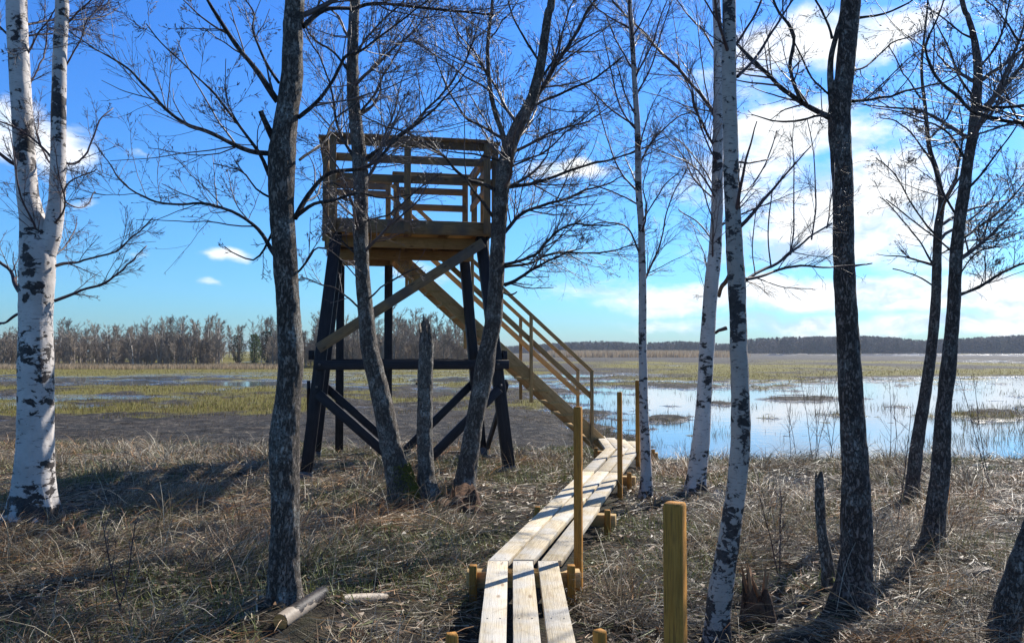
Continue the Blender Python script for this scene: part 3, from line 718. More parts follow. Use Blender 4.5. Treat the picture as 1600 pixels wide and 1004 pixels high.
_b = [W(a, b, 9.2) for a, b in ((632, 800), (628, 770), (620, 735), (611, 700), (602, 650))]; _w = (50, 46, 42, 38, 36)
moss_patch(_t3, catmull(np.array([(*p, R2W(w, 9.2)) for p, w in zip(_b, _w)]), 60), float(_b[0][2]) + .02, float(_b[0][2]) + .55, -1.3, .3, 5)
make_tree('tree_snag', 'bare broken-off trunk standing between the two alders before the watchtower', 'dead tree',
  [[(672, 800, 52), (669, 770, 40), (666, 740, 30), (664, 690, 27), (664, 620, 27), (666, 560, 26), (666, 520, 25), (664, 489, 22)]], 9.3, [([(655, 600, 4), (650, 597, 3)], 0, 'stub')],
  'alder_grey', seed=5, flare=.3, amp=.12, sides=48, jag=.26)

make_tree('birch_tree', 'slim young birch directly right of the plank walkway', 'tree',
  [[(1009, 780, 26), (1010, 740, 20), (1008, 690, 18), (1006, 640, 16), (1005, 580, 15), (1004, 520, 14), (1004, 450, 14), (1003, 400, 13), (1002, 350, 12), (998, 300, 12), (997, 250, 11), (996, 200, 11), (993, 150, 10), (990, 100, 9), (987, 50, 9), (984, 0, 8)]],
  9.7, [([(1006, 440, 4), (1015, 420, 4), (1030, 385, 3), (1045, 320, 2.4), (1075, 260, 2)], .3), ([(1001, 400, 3.5), (980, 355, 3), (950, 345, 2.5), (910, 350, 2)], -.4), ([(997, 300, 4), (970, 270, 3), (950, 220, 2.5), (930, 150, 2)], .4),
        ([(997, 260, 4), (1020, 220, 3), (1050, 190, 2.5), (1090, 170, 2)], .4), ([(996, 205, 4), (970, 170, 3), (955, 110, 2.5), (940, 40, 2)], -.3), ([(993, 150, 4), (1015, 110, 3), (1030, 60, 2.5), (1050, 0, 2)], .3),
        ([(990, 110, 3.5), (965, 70, 3), (945, 20, 2)], .3), ([(987, 60, 3), (1010, 20, 2.5), (1030, -30, 2)], -.3), ([(1002, 350, 3), (1030, 300, 2.5), (1060, 270, 2)], -.5), ([(998, 320, 3), (960, 300, 2.5), (920, 290, 2)], .3), ([(985, 45, 4), (960, 30, 3), (930, 10, 2.5), (900, -30, 2)], .3)],
  'birch_t', 'btwig', 'birch', seed=6, flare=.2, amp=.05, sides=28, tw=1.0, rmin=.0013, hang=.0, autolen=1.4, auto=12, autolow=10)

make_tree('birch_tree', 'pale birch standing behind and left of the nearest birch trunk', 'tree',
  [[(1086, 775, 40), (1089, 745, 34), (1092, 715, 32), (1096, 680, 30), (1099, 640, 27), (1102, 590, 26), (1105, 540, 26), (1108, 490, 25), (1112, 440, 25), (1117, 395, 23), (1120, 340, 21), (1121, 280, 20), (1122, 200, 18), (1122, 100, 16), (1119, 0, 14)]],
  10.0, [([(1127, 200, 8), (1112, 172, 7), (1096, 148, 6.5), (1062, 110, 6), (1033, 81, 5.5), (1000, 45, 5), (975, 20, 4), (940, -20, 3)], .4), ([(1114, 225, 5), (1100, 200, 4.5), (1086, 172, 4), (1079, 139, 3), (1060, 110, 2)], -.4),
         ([(1122, 90, 4), (1100, 50, 3), (1070, 15, 2.5), (1040, -20, 2)], .3), ([(1118, 380, 3), (1090, 350, 2.5), (1060, 330, 2)], .4), ([(1121, 300, 3), (1090, 250, 2.5), (1060, 215, 2)], .5), ([(1118, 520, 5), (1128, 516, 7), (1136, 512, 7)], -.1, 'stub')],
  'birch', 'btwig', 'birch', seed=7, flare=.25, amp=.05, sides=44, tw=1.0, rmin=.0014, autolow=7, autolen=1.6)

make_tree('birch_tree', 'nearest birch on the right, curving up out of the grass beside the square post', 'tree',
  [[(1121, 1010, 46), (1122, 970, 40), (1126, 925, 39), (1133, 880, 36), (1140, 835, 34), (1147, 790, 33), (1153, 740, 32), (1157, 690, 32), (1157, 640, 31), (1156, 590, 30), (1154, 540, 29), (1153, 490, 28), (1151, 440, 29), (1148, 395, 28), (1146, 350, 27), (1143, 290, 26), (1142, 230, 25), (1140, 160, 25), (1139, 80, 24), (1139, 0, 22)]],
  4.85, [([(1162, 440, 7), (1180, 427, 6), (1210, 420, 5), (1240, 395, 4.5), (1268, 372, 3.5), (1300, 350, 3)], .5), ([(1165, 436, 6), (1200, 428, 5), (1250, 415, 4), (1300, 414, 3), (1355, 410, 2)], .3), ([(1235, 398, 3), (1240, 350, 2.6), (1240, 270, 2), (1236, 200, 1.6)], .3), ([(1268, 374, 3), (1276, 320, 2.6), (1272, 250, 2), (1262, 190, 1.6)], .4), ([(1205, 418, 3), (1200, 360, 2.4), (1206, 290, 2)], .2), ([(1292, 356, 2.6), (1302, 300, 2), (1306, 240, 1.6)], .5), ([(1180, 427, 2.6), (1176, 380, 2), (1182, 320, 1.6)], .2),
         ([(1155, 253, 4), (1180, 250, 3.5), (1200, 248, 3)], .1, 'stub'), ([(1140, 430, 8), (1128, 445, 8), (1124, 465, 6)], .3, 'stub'), ([(1152, 120, 6), (1180, 90, 5), (1210, 50, 4), (1240, 0, 3), (1270, -60, 2)], .4), ([(1150, 70, 5), (1180, 20, 4), (1200, -30, 3)], -.2), ([(1132, 60, 4), (1110, 20, 3), (1080, -30, 2)], -.3),
         ([(1156, 300, 3), (1190, 270, 2.4), (1215, 200, 2)], .4)],
  'birch_b', 'btwig', 'birch', seed=8, ws=.93, flare=.25, amp=.075, sides=56, tw=.95, rmin=.0009, autolow=3, autolen=1.0, ring=.015)

make_tree('alder_tree', 'thickest dark straight alder trunk on the right side', 'tree',
  [[(1334, 940, 66), (1336, 900, 56), (1339, 850, 52), (1338, 790, 50), (1336, 720, 45), (1332, 650, 42), (1328, 590, 40), (1325, 520, 38), (1320, 450, 37), (1318, 380, 36), (1317, 300, 36), (1314, 240, 37), (1311, 190, 38), (1314, 155, 37), (1320, 110, 33), (1325, 60, 32), (1330, 0, 34)],
   [(1306, 190, 14), (1299, 150, 12), (1298, 95, 10), (1308, 50, 9), (1318, 0, 8)]],
  5.6, [([(1298, 184, 12), (1275, 172, 10), (1249, 158, 9), (1220, 135, 8), (1191, 110, 7), (1153, 74, 5), (1120, 30, 4)], .3), ([(1252, 158, 8), (1240, 128, 7), (1234, 100, 7), (1239, 53, 6), (1215, 15, 5), (1200, -20, 4)], .2),
        ([(1295, 186, 5), (1277, 184, 4.5), (1240, 189, 4), (1210, 186, 3), (1175, 176, 2)], -.3), ([(1332, 158, 6), (1363, 153, 5), (1411, 148, 4), (1468, 134, 3), (1500, 110, 2)], .3), ([(1342, 28, 5), (1382, 19, 4), (1430, 0, 3), (1470, -30, 2)], -.2),
        ([(1298, 150, 4), (1270, 120, 3.5), (1250, 80, 3), (1230, 30, 2)], -.3), ([(1300, 60, 5), (1285, 20, 4), (1260, -30, 3)], .3), ([(1335, 110, 4), (1370, 90, 3), (1400, 60, 2.5), (1440, 50, 2)], .4), ([(1336, 415, 4), (1350, 412, 3), (1362, 410, 2)], .1, 'stub')],
  'alder_dark', seed=9, flare=.35, amp=.085, sides=64, ring=.014, tw=.9, rmin=.0012)

make_tree('alder_tree', 'crooked dark alder near the right edge, the thicker of the leaning pair', 'tree',
  [[(1455, 865, 44), (1458, 830, 36), (1464, 780, 32), (1470, 730, 31), (1472, 680, 28), (1476, 625, 25), (1481, 580, 26), (1486, 530, 23), (1490, 480, 22), (1492, 430, 21), (1495, 385, 21), (1500, 340, 20), (1506, 300, 20), (1512, 255, 18), (1520, 210, 18), (1525, 160, 17), (1528, 110, 15), (1522, 60, 11), (1512, 25, 9), (1503, 0, 8)]],
  7.0, [([(1496, 462, 6), (1525, 450, 5.5), (1550, 435, 5), (1600, 413, 4), (1650, 390, 3)], .2), ([(1502, 372, 5), (1520, 362, 4.5), (1550, 344, 4), (1590, 300, 3), (1620, 260, 2)], .4), ([(1500, 345, 5), (1480, 310, 4), (1465, 270, 4), (1455, 230, 3), (1440, 180, 2)], .3),
        ([(1506, 300, 5), (1540, 270, 4), (1570, 230, 3), (1600, 180, 2)], -.3), ([(1512, 255, 5), (1490, 215, 4), (1460, 190, 3), (1410, 180, 2)], -.4), ([(1520, 210, 6), (1550, 170, 4), (1570, 120, 3), (1590, 60, 2)], .3), ([(1526, 160, 5), (1500, 120, 4), (1480, 70, 3), (1460, 30, 2)], .4), ([(1527, 110, 5), (1555, 70, 4), (1570, 20, 3), (1580, -30, 2)], -.2),
        ([(1494, 400, 4), (1460, 370, 3), (1420, 340, 2.5), (1385, 310, 2)], .3), ([(1520, 60, 4), (1490, 40, 3), (1450, 10, 2)], .2), ([(1490, 440, 3), (1520, 400, 2.5), (1560, 390, 2)], -.3)],
  'alder_dark', seed=10, flare=.3, amp=.08, sides=44, tw=1.2, rmin=.0014, autolen=1.3, autolow=6)

make_tree('alder_tree', 'slimmer dark alder just behind the crooked one near the right edge', 'tree',
  [[(1424, 795, 28), (1427, 750, 23), (1432, 700, 22), (1440, 650, 20), (1448, 600, 19), (1455, 550, 18), (1460, 500, 17), (1463, 450, 16), (1464, 400, 15), (1466, 355, 14), (1471, 315, 11), (1464, 270, 9), (1452, 230, 8), (1446, 170, 6), (1440, 110, 5), (1445, 50, 4), (1450, 0, 3)]],
  9.3, [([(1471, 320, 8), (1485, 300, 7), (1495, 285, 6), (1500, 250, 4), (1505, 200, 3)], -.2), ([(1462, 420, 4), (1440, 380, 3), (1410, 340, 2.5), (1375, 310, 2)], .3), ([(1465, 370, 4), (1430, 330, 3), (1400, 280, 2.5), (1370, 240, 2)], -.4), ([(1458, 255, 4), (1430, 215, 3), (1400, 190, 2.5), (1375, 185, 2)], .4),
        ([(1450, 220, 4), (1480, 180, 3), (1500, 130, 2)], .3), ([(1462, 450, 3), (1430, 430, 2.5), (1395, 420, 2)], .3), ([(1464, 400, 3), (1500, 380, 2.5), (1540, 370, 2)], .5), ([(1445, 160, 3), (1410, 120, 2.5), (1390, 70, 2)], .3)],
  'alder_dark', seed=11, flare=.25, amp=.08, sides=32, tw=.95, rmin=.0015, autolen=1.3, autolow=5)

make_tree('alder_tree', 'grey trunk leaning out of the picture at the lower right corner', 'tree',
  [[(1560, 1020, 60), (1570, 975, 52), (1582, 930, 46), (1597, 880, 42), (1618, 820, 40), (1640, 740, 38), (1660, 600, 36), (1675, 400, 34), (1680, 250, 32), (1685, 100, 28), (1690, 0, 26)]],
  4.9, [([(1672, 196, 12), (1640, 190, 10), (1600, 191, 8), (1560, 188, 7), (1525, 180, 7), (1500, 155, 6), (1470, 130, 5), (1455, 105, 5), (1448, 70, 4), (1465, 25, 3), (1480, -20, 2)], .3),
        ([(1600, 165, 6), (1560, 162, 5), (1535, 168, 4), (1505, 150, 3)], .2), ([(1660, 80, 8), (1630, 50, 6), (1600, 60, 5), (1570, 30, 3), (1540, 0, 2)], .4), ([(1680, 260, 7), (1640, 230, 6), (1600, 200, 5), (1570, 140, 3), (1560, 80, 2)], .5)],
  'alder', seed=12, flare=.3, amp=.08, sides=44, tw=.9, rmin=.0011)

make_tree('tree_snag', 'thin broken dead stem beside the thickest trunk on the right', 'dead tree',
  [[(1299, 935, 30), (1295, 905, 24), (1290, 865, 20), (1284, 830, 17), (1281, 790, 17), (1280, 735, 15)]], 5.9, [], 'alder_grey', seed=13, flare=.15, amp=.11, sides=28, jag=.04)
#@@END_TREES

# --- stumps, roots, logs --------------------------------------------
def stump(label, px, py, d, h, w, jag, seed, mat, splinters=0, lean=(0, 0)):
    global rng; rng = np.random.default_rng(seed)
    b = W(px, py, d); gz = float(ground(b[0], b[1])); base = np.array([b[0], b[1], gz])
    root = thing('tree_stump', label, 'tree stump', base)
    pts = np.array([(0, 0, -.1, w * .75), (0, 0, 0, w * .62), (lean[0] * .4, lean[1] * .4, h * .5, w * .5), (lean[0], lean[1], h, w * .42)]); pts[:, :3] += base
    V, q, tri = trunk_mesh(pts, 36, .14, .012, .4, jag, seed)
    g = Geo(); g.add(V, q, tri); g.build('trunk', M[mat], root, base)
    for i in range(splinters):
        a = rng.uniform(0, 2 * PI); rr = w * .33; p0 = base + [math.cos(a) * rr + lean[0] * .7, math.sin(a) * rr + lean[1] * .7, h * .55]
        hh = h * rng.uniform(.4, .9); dr = np.array([rng.normal(0, .22), rng.normal(0, .22), 1.])
        hh *= .75; P = np.array([[p0, p0 + dr * hh * .5, p0 + dr * hh]]); R = np.array([[.016, .011, .002]])
        V, q = tubes(P, R, 5); g = Geo(); g.add(V, q); g.build('splinter', M['torn'], root, base, False)
    return root
stump('splintered orange-brown stump to the right of the nearest birch', 1186, 975, 5.2, .34, .16, .2, 21, 'rot', 7, (-.03, 0))
stump('dark rotten stump beside the foot of the big forked birch', 118, 850, 7.4, .16, .20, .10, 22, 'rot', 3)
stump('low rotten stump with roots under the alder before the walkway', 716, 800, 9.0, .22, .42, .15, 23, 'rot', 5)
stump('old root crown between the curved alder and the broken trunk', 652, 808, 8.9, .12, .34, .08, 24, 'rot', 2)
# moss on the foot of the curved alder
rng = np.random.default_rng(90)
def log(label, p0, p1, d0, d1, w, ends=True, seed=3):
    a = W(*p0, d0); b = W(*p1, d1); r = w / 2
    for p in (a, b): p[2] = float(ground(p[0], p[1])) + r * .75
    base = a.copy(); root = thing('birch_log', label, 'log', base)
    path = np.array([(*a, r), (*(a * .67 + b * .33), r * 1.02), (*(a * .33 + b * .67), r * .97), (*b, r * .9)])
    V, q, tri = trunk_mesh(path, 32, .04, .02, 0, 0, seed); g = Geo(); g.add(V, q, tri); g.build('bark', M['birch_log'], root, base)
    u = (b - a) / np.linalg.norm(b - a); n_ = 24; ph = np.arange(n_) / n_ * 2 * PI; s1 = np.cross(u, [0, 0, 1]); s1 /= np.linalg.norm(s1); s2 = np.cross(s1, u)
    ring = a - u * .004 + r * .97 * (np.cos(ph)[:, None] * s1 + np.sin(ph)[:, None] * s2); V = np.concatenate([ring, [a - u * .007]]); i = np.arange(n_)
    g = Geo(); g.add(V, np.stack([np.roll(i, -1), i, i * 0 + n_], -1)); g.build('cut_end', M['cut'], root, base)
M['birch_log'] = birch_bark('log_bark', .5, (.46, .38, .29))
log('sawn birch log with an orange cut end lying at the foot of the nearest alder', (438, 1000), (505, 965), 4.90, 5.35, .10, seed=31)
log('mossy birch log half buried in grass right of the nearest alder', (533, 957), (602, 928), 5.35, 5.7, .07, seed=32)

# saplings on the shore
def sapling(px, py, d, h, n, seed, label, r=.006):
    global rng; rng = np.random.default_rng(seed)
    b = W(px, py, d); gz = float(ground(b[0], b[1])); base = np.array([b[0], b[1], gz]); root = thing('sapling', label, 'sapling', base, 'leafless saplings along the shore')
    g = Geo(); S = np.tile(base, (n, 1)) + rng.normal(0, .03, (n, 3)) * [1, 1, 0] - [0, 0, .05]
    D = np.stack([rng.normal(0, .16, n), rng.normal(0, .16, n), np.ones(n)], -1); D /= np.linalg.norm(D, axis=1, keepdims=True)
    Ls = h * rng.uniform(.6, 1.05, n); P, R = grow(S, D, Ls, np.full(n, r), np.full(n, .0025), 12, .035, .02)
    V, q = tubes(P, R, 5); g.add(V, q); g.build('stem', M['btwig'], root, base)
    c1 = children(P, R, Ls, 7, .6, .28, .6, 7, .08, .04, .25, .0022)
    g = Geo(); V, q = tubes(c1[0], c1[1], 4); g.add(V, q)
    c2 = children(*c1, 3, .6, .4, .7, 5, .1, .05, .2, .0018)
    if c2: V, q = tubes(c2[0], c2[1], 3); g.add(V, q)
    g.build('twigs', M['btwig'], root, base)
for a in ((1240, 700, 14.2, 1.75, 2, 201, 'leafless sapling on the shore just left of a cluster of thin stems'), (1272, 705, 13.6, 1.9, 4, 202, 'many-stemmed leafless sapling on the shore left of the thickest trunk'),
          (1296, 712, 13.2, 2.0, 2, 203, 'tall two-stemmed sapling against the water left of the thickest trunk'), (1395, 850, 7.6, 1.75, 1, 204, 'single straight sapling between the thickest trunk and the leaning pair'),
          (1395, 720, 12.6, 1.5, 2, 205, 'small shoreline sapling right of the thickest trunk'), (1545, 760, 10.5, 1.6, 2, 206, 'leafless sapling right of the crooked alder at the water edge'), (1345, 880, 6.6, .9, 2, 207, 'low twiggy sapling growing at the base of the thickest trunk'),
          (190, 960, 5.4, .75, 2, 208, 'low thin sapling in the dry grass at lower left'), (1220, 900, 6.2, .8, 2, 209, 'low thin sapling between the nearest birch and the dead stem')):
    sapling(*a)

# ------------------------------------------------------------------ timber
def box_part(name, p0, p1, w, h, mat, parent, origin, up=(0, 0, 1), bevel=.004, ext=(0, 0)):
    """beam from p0 to p1, w across (horizontal), h along up"""
    p0 = Vector(p0); p1 = Vector(p1); x = (p1 - p0).normalized(); p0 = p0 - x * ext[0]; p1 = p1 + x * ext[1]
    u = Vector(up); y = u.cross(x)
    if y.length < 1e-4: y = Vector((0, 1, 0)).cross(x)
    y.normalize(); z = x.cross(y); L = (p1 - p0).length
    V = [(a * L, b * w / 2, c * h / 2) for a in (0, 1) for b in (-1, 1) for c in (-1, 1)]
    Fc = [(0, 1, 3, 2), (4, 6, 7, 5), (0, 4, 5, 1), (2, 3, 7, 6), (0, 2, 6, 4), (1, 5, 7, 3)]
    me = mesh_np(name, np.array(V), [np.array(Fc)])
    o = link(name, me, M[mat], parent)
    mt = Matrix((x, y, z)).transposed().to_4x4(); mt.translation = p0 - Vector(origin)
    o.matrix_basis = mt
    if bevel:
        b = o.modifiers.new('b', 'BEVEL'); b.width = bevel; b.segments = 1
    return o

# tower frame
FL = np.array([-2.60, 11.30]); ang = math.radians(11.2); U = np.array([math.cos(ang), math.sin(ang)]); Vv = np.array([-math.sin(ang), math.cos(ang)])
def T(u, v, z): p = FL + U * u + Vv * v; return (p[0], p[1], z)
TW, TD = 2.31, 2.15; DZ = 3.66; RZ = 4.85
to = np.array(T(TW / 2, TD / 2, -.1))
tower = thing('watchtower', 'timber bird-watching tower on splayed black legs with a railed platform', 'watchtower', to)
def tb(name, a, b, w, h, mat, **k): return box_part(name, T(*a), T(*b), w, h, mat, tower, to, **k)
# legs
vdir = (Vv[0], Vv[1], 0)
tops = {(0, 0): (.10, .13), (1, 0): (TW - .10, .13), (0, 1): (.10, TD - .12), (1, 1): (TW - .10, TD - .12)}
bots = {(0, 0): (-.30, -.12), (1, 0): (TW + .30, -.12), (0, 1): (-.28, TD + .22), (1, 1): (TW + .28, TD + .22)}
ZG = -.16
def legp(k, z):
    t = (z - ZG) / (3.44 - ZG); a = bots[k]; b = tops[k]; return (a[0] + (b[0] - a[0]) * t, a[1] + (b[1] - a[1]) * t, z)
for k in tops:
    tb('leg', legp(k, ZG - .15), legp(k, 3.462), .165, .165, 'tar', up=vdir, bevel=.008)
    tb('post_shoe', legp(k, ZG - .05), legp(k, ZG + .26), .182, .182, 'shoe', up=vdir, bevel=.004)
    for zb in (1.57, 1.26):
        p_ = legp(k, zb); s_ = -1 if k[1] == 0 else 1; tb('bolt', (p_[0], p_[1] + s_ * .15, zb + .01), (p_[0], p_[1] + s_ * .175, zb + .01), .034, .034, 'nail', bevel=.008)
# dark frames: mid beams, lower V braces, sills
for vv, kk, off in ((0, 0, -.12), (1, 1, .12)):
    a = legp((0, kk), 1.57); b = legp((1, kk), 1.57)
    tb('cross_beam', (a[0] - .06, a[1] + off, a[2]), (b[0] + .16, b[1] + off, b[2]), .07, .13, 'tar')
    a = legp((0, kk), 1.18); b = legp((1, kk), 1.22); c = (TW / 2 + .02, (a[1] + b[1]) / 2, .02)
    tb('brace', (a[0] + .02, a[1] + off * .9, a[2]), (c[0] - .02, c[1] + off * .9 + (.02 if kk else -.02), c[2]), .06, .13, 'tar', up=vdir and (0, 0, 1))
    tb('brace', (b[0] - .02, b[1] + off * .9, b[2]), (c[0] + .02, c[1] + off * .9 + (.02 if kk else -.02), c[2]), .06, .13, 'tar')
    a = legp((0, kk), -.02); b = legp((1, kk), -.02)
    tb('sill', (a[0], a[1] + off * 1.5, -.04), (b[0], b[1] + off * 1.5, -.04), .07, .10, 'oldwood')
for i in (0, 1):
    off = -.12 if i == 0 else .12
    a = legp((i, 0), 1.57); b = legp((i, 1), 1.57)
    tb('cross_beam', (a[0] + off, a[1] - .05, 1.71), (b[0] + off, b[1] + .05, 1.71), .07, .13, 'tar')
    a = legp((i, 0), 1.3); b = legp((i, 1), .1)
    tb('brace', (a[0] + off, a[1], a[2]), (b[0] + off, b[1], b[2]), .05, .12, 'tar')
# long pale diagonal brace on the front
a = legp((0, 0), 1.80); b = legp((1, 0), 3.36)
tb('diagonal_brace', (a[0] - .05, a[1] - .16, 1.80), (b[0] + .0, b[1] - .13, 3.36), .05, .145, 'rail')
a = legp((0, 1), 3.2); b = legp((1, 1), 1.8)
# deck framing
tb('fascia', (0.0, -.025, DZ - .105), (TW, -.025, DZ - .105), .045, .20, 'rail')
tb('fascia', (0.0, TD + .025, DZ - .105), (TW, TD + .025, DZ - .105), .045, .20, 'rail')
tb('fascia', (-.025, -.048, DZ - .107), (-.025, TD + .9, DZ - .107), .045, .20, 'rail')
tb('fascia', (TW + .025, -.048, DZ - .107), (TW + .025, TD + .05, DZ - .107), .045, .20, 'rail')
for i in range(5):
    u = .06 + i * (TW - .12) / 4
    tb('joist', (u, 0.0, DZ - .125), (u, TD, DZ - .125), .045, .16, 'newwood')
for v in (.28, TD - .30):
    tb('bearer', (-.04, v, DZ - .29), (TW + .04, v, DZ - .29), .07, .16, 'newwood')
nb = 16
for i in range(nb):
    v = .02 + (i + .5) * (TD - .02) / nb
    tb('deck_board', (0.004, v, DZ - .024), (TW - .004, v, DZ - .024), TD / nb - .008, .036, 'deck', bevel=.002)
# landing behind the platform where the stair starts
LU, LD = .98, .88
tb('fascia', (0, TD + .05 + LD + .022, DZ - .105), (LU, TD + .05 + LD + .022, DZ - .105), .045, .20, 'newwood')
tb('fascia', (LU + .022, TD + .05, DZ - .22), (LU + .022, TD + .05 + LD, DZ - .22), .045, .26, 'newwood')
for i in range(6):
    v = TD + .055 + (i + .5) * LD / 6; tb('deck_board', (.004, v, DZ - .024), (LU - .002, v, DZ - .024), LD / 6 - .008, .036, 'deck', bevel=.002)
for u in (.2, .6): tb('joist', (u, TD + .05, DZ - .125), (u, TD + .05 + LD, DZ - .125), .045, .16, 'newwood')
tb('bearer', (-.04, TD + .75, DZ - .29), (LU + .1, TD + .75, DZ - .29), .07, .16, 'newwood')
for u, v in ((.12, TD + .78), (LU - .02, TD + .66)):
    tb('support_post', (u, v, -.35), (u, v, DZ - .37), .14, .11, 'tar', up=vdir)
# railings
def rails(p, q, zs, side, posts, mat='rail', topcap=True):
    """p,q (u,v) ends, side offset vector for rails inside the posts"""
    dx, dy = q[0] - p[0], q[1] - p[1]; L = math.hypot(dx, dy)
    for t in posts:
        u, v = p[0] + dx * t, p[1] + dy * t
        tb('rail_post', (u, v, DZ - .19), (u, v, RZ - .035), .07, .095, mat, up=(U[0], U[1], 0))
    for z in zs:
        tb('rail', (p[0] + side[0], p[1] + side[1], z), (q[0] + side[0], q[1] + side[1], z), .028, .115, mat)
    if topcap:
        tb('rail_cap', (p[0] - dx / L * .07, p[1] - dy / L * .07, RZ - .014 + (0 if abs(dx) > abs(dy) else .003)), (q[0] + dx / L * .07, q[1] + dy / L * .07, RZ - .014 + (0 if abs(dx) > abs(dy) else .003)), .15, .028, mat)
zs = (4.765, 4.53, 4.245)
rails((.05, -.085), (TW - .05, -.085), zs, (0, .052), (0.0, .475, 1.0))
rails((-.085, .1), (-.085, TD + .05 + LD - .03), (4.768, 4.533, 4.248), (.052, 0), (.33, .68, 1.0))
rails((TW + .085, .0), (TW + .085, TD), (4.768, 4.533, 4.248), (-.052, 0), (.0, .5, .97))
rails((LU + .08, TD + .085), (TW - .03, TD + .085), zs, (0, -.052), (0.0, .98))
rails((.0, TD + LD + .13), (LU - .02, TD + LD + .13), (4.765, 4.635), (0, -.052), (0.0, 1.0))
# stair (part) > stringer, step, handrail, baluster
SU0, SU1 = LU + .05, 4.78; SV0, SV1 = TD + .09, TD + .05 + LD - .02; SZ0, SZ1 = DZ - .08, .20
stair = bpy.data.objects.new('staircase', None); C.objects.link(stair); stair.parent = tower; so = np.array(T(SU1, SV0, SZ1)); stair.location = so - to
def sbp(name, a, b, w, h, mat, **k): return box_part(name, T(*a), T(*b), w, h, mat, stair, so, **k)
def slope_z(u): return SZ0 + (SZ1 - SZ0) * (u - SU0) / (SU1 - SU0)
for v in (SV0, SV1): sbp('stringer', (SU0 - .02, v, slope_z(SU0 - .02) - .12), (SU1 + .12, v, slope_z(SU1 + .12) - .05 - .06), .05, .21, 'stairwood')
ns = 15
for i in range(ns):
    u = SU0 + (i + .9) * (SU1 - SU0) / (ns + .6); z = slope_z(u) - .15
    sbp('step', (u, SV0 - .035, z - .004), (u, SV1 + .035, z - .004), .23, .04, 'beam')
for v, po in ((SV0 - .045, 1), (SV1 + .045, 0)):
    for h, wd_ in ((.99, .05), (.54, .055)):
        sbp('handrail', (SU0 - .05, v + (.036 if po else -.036) * (h < .9), slope_z(SU0 - .05) + h), (4.56, v + (.036 if po else -.036) * (h < .9), slope_z(4.56) + h), .04, .09 if h < .9 else .065, 'stairwood')
    for u in (1.3, 2.38, 3.43, 4.54):
        sbp('baluster', (u, v, max(slope_z(u) - .55, .05)), (u, v, slope_z(u) + .985), .055, .055, 'stairwood', up=(U[0], U[1], 0))

# ------------------------------------------------------------------ boardwalk
SL = .243; bang = math.atan(SL)
walk = thing('boardwalk', 'narrow plank walkway of three boards leading to the tower stair', 'boardwalk', (.08, 4, 0)); wo = np.array([.08, 4, 0.])
def plank(c, ztop, th=.045, name='plank', mat='plank', bev=.003):
    """c: 4 xy corners (near-left, near-right, far-right, far-left), ztop near, far"""
    c = np.array(c, float); o2 = c[0]; dr = (c[3] - c[0]) / np.linalg.norm(c[3] - c[0]); a = math.atan2(dr[1], dr[0])
    Rm = np.array([[math.cos(-a), -math.sin(-a)], [math.sin(-a), math.cos(-a)]]); l = (c - o2) @ Rm.T
    zt = [0, 0, ztop[1] - ztop[0], ztop[1] - ztop[0]]
    V = [(l[i][0], l[i][1], zt[i]) for i in range(4)] + [(l[i][0], l[i][1], zt[i] - th) for i in range(4)]
    Fc = [(0, 1, 2, 3), (7, 6, 5, 4), (0, 4, 5, 1), (1, 5, 6, 2), (2, 6, 7, 3), (3, 7, 4, 0)]
    Lp = l[3][0]; Wp = l[1][1] if abs(l[1][1]) > .05 else l[1][0]; hexs = []
    for nx in (.05, Lp * .5, Lp - .05):
        for ny in (.25, .75):
            p0_, p1_ = l[0] + (l[3] - l[0]) * nx / Lp, l[1] + (l[2] - l[1]) * nx / Lp; p_ = p0_ + (p1_ - p0_) * ny; zz = (ztop[1] - ztop[0]) * nx / Lp + .0022; n0 = len(V)
            V += [(p_[0] + .0055 * math.cos(q * PI / 3), p_[1] + .0055 * math.sin(q * PI / 3), zz) for q in range(6)]; hexs.append(tuple(range(n0, n0 + 6)))
    me_ = mesh_np(name, np.array(V), [np.array(Fc), np.array(hexs)])
    ob = link(name, me_, M[mat], walk); me_.materials.append(M['nail'])
    for q in range(len(Fc), len(Fc) + len(hexs)): me_.polygons[q].material_index = 1
    ob.location = (o2[0] - wo[0], o2[1] - wo[1], ztop[0] - wo[2]); ob.rotation_euler = (0, 0, a)
    b = ob.modifiers.new('b', 'BEVEL'); b.width = bev; b.segments = 2
    return ob
PW = .147; GP = .037
def bx(y): return -.178 + max(y - 5.94, 0) * SL
for i in range(3):
    o = i * (PW + GP)
    plank([(bx(0) + o, .2), (bx(0) + o + PW, .2), (bx(0) + o + PW, 3.4), (bx(0) + o, 3.4)], (.21, .215))
    plank([(bx(0) + o, 3.41), (bx(0) + o + PW, 3.41), (bx(0) + o + PW * 1.0, 5.935), (bx(0) + o, 5.935)], (.215, .222))
    cuts = ([5.94, 7.98, 10.35, 12.9], [5.945, 8.5, 10.42, 12.9], [5.95, 8.06, 10.30, 12.9])[i]
    for k in range(3):
        y0, y1 = cuts[k] + .006, cuts[k + 1] - .006; dz = (.0, .006, -.004)[(i + k) % 3]; oo = o * 1.03; jj = (0, .008, -.006)[(k + 2 * i) % 3]
        plank([(bx(y0) + oo + jj, y0), (bx(y0) + oo + jj + PW * 1.03, y0 + (.0 if k == 0 else -.03)), (bx(y1) + oo + jj + PW * 1.03, y1 - .03), (bx(y1) + oo + jj, y1)], (.222 + dz, .22 + dz * .5))
for i in range(4):
    x0 = 1.50 + i * .165
    plank([(x0, 12.93 - .05 * i), (x0 + .15, 12.93 - .05 * (i + 1)), (x0 + .20 - .02 * i, 14.75 - .28 * i), (x0 + .05 - .02 * i, 14.75 - .28 * i)], (.205, .215))
def wbeam(p0, p1, w, h, name='cross_beam', mat='beam', **k): return box_part(name, p0, p1, w, h, mat, walk, wo, **k)
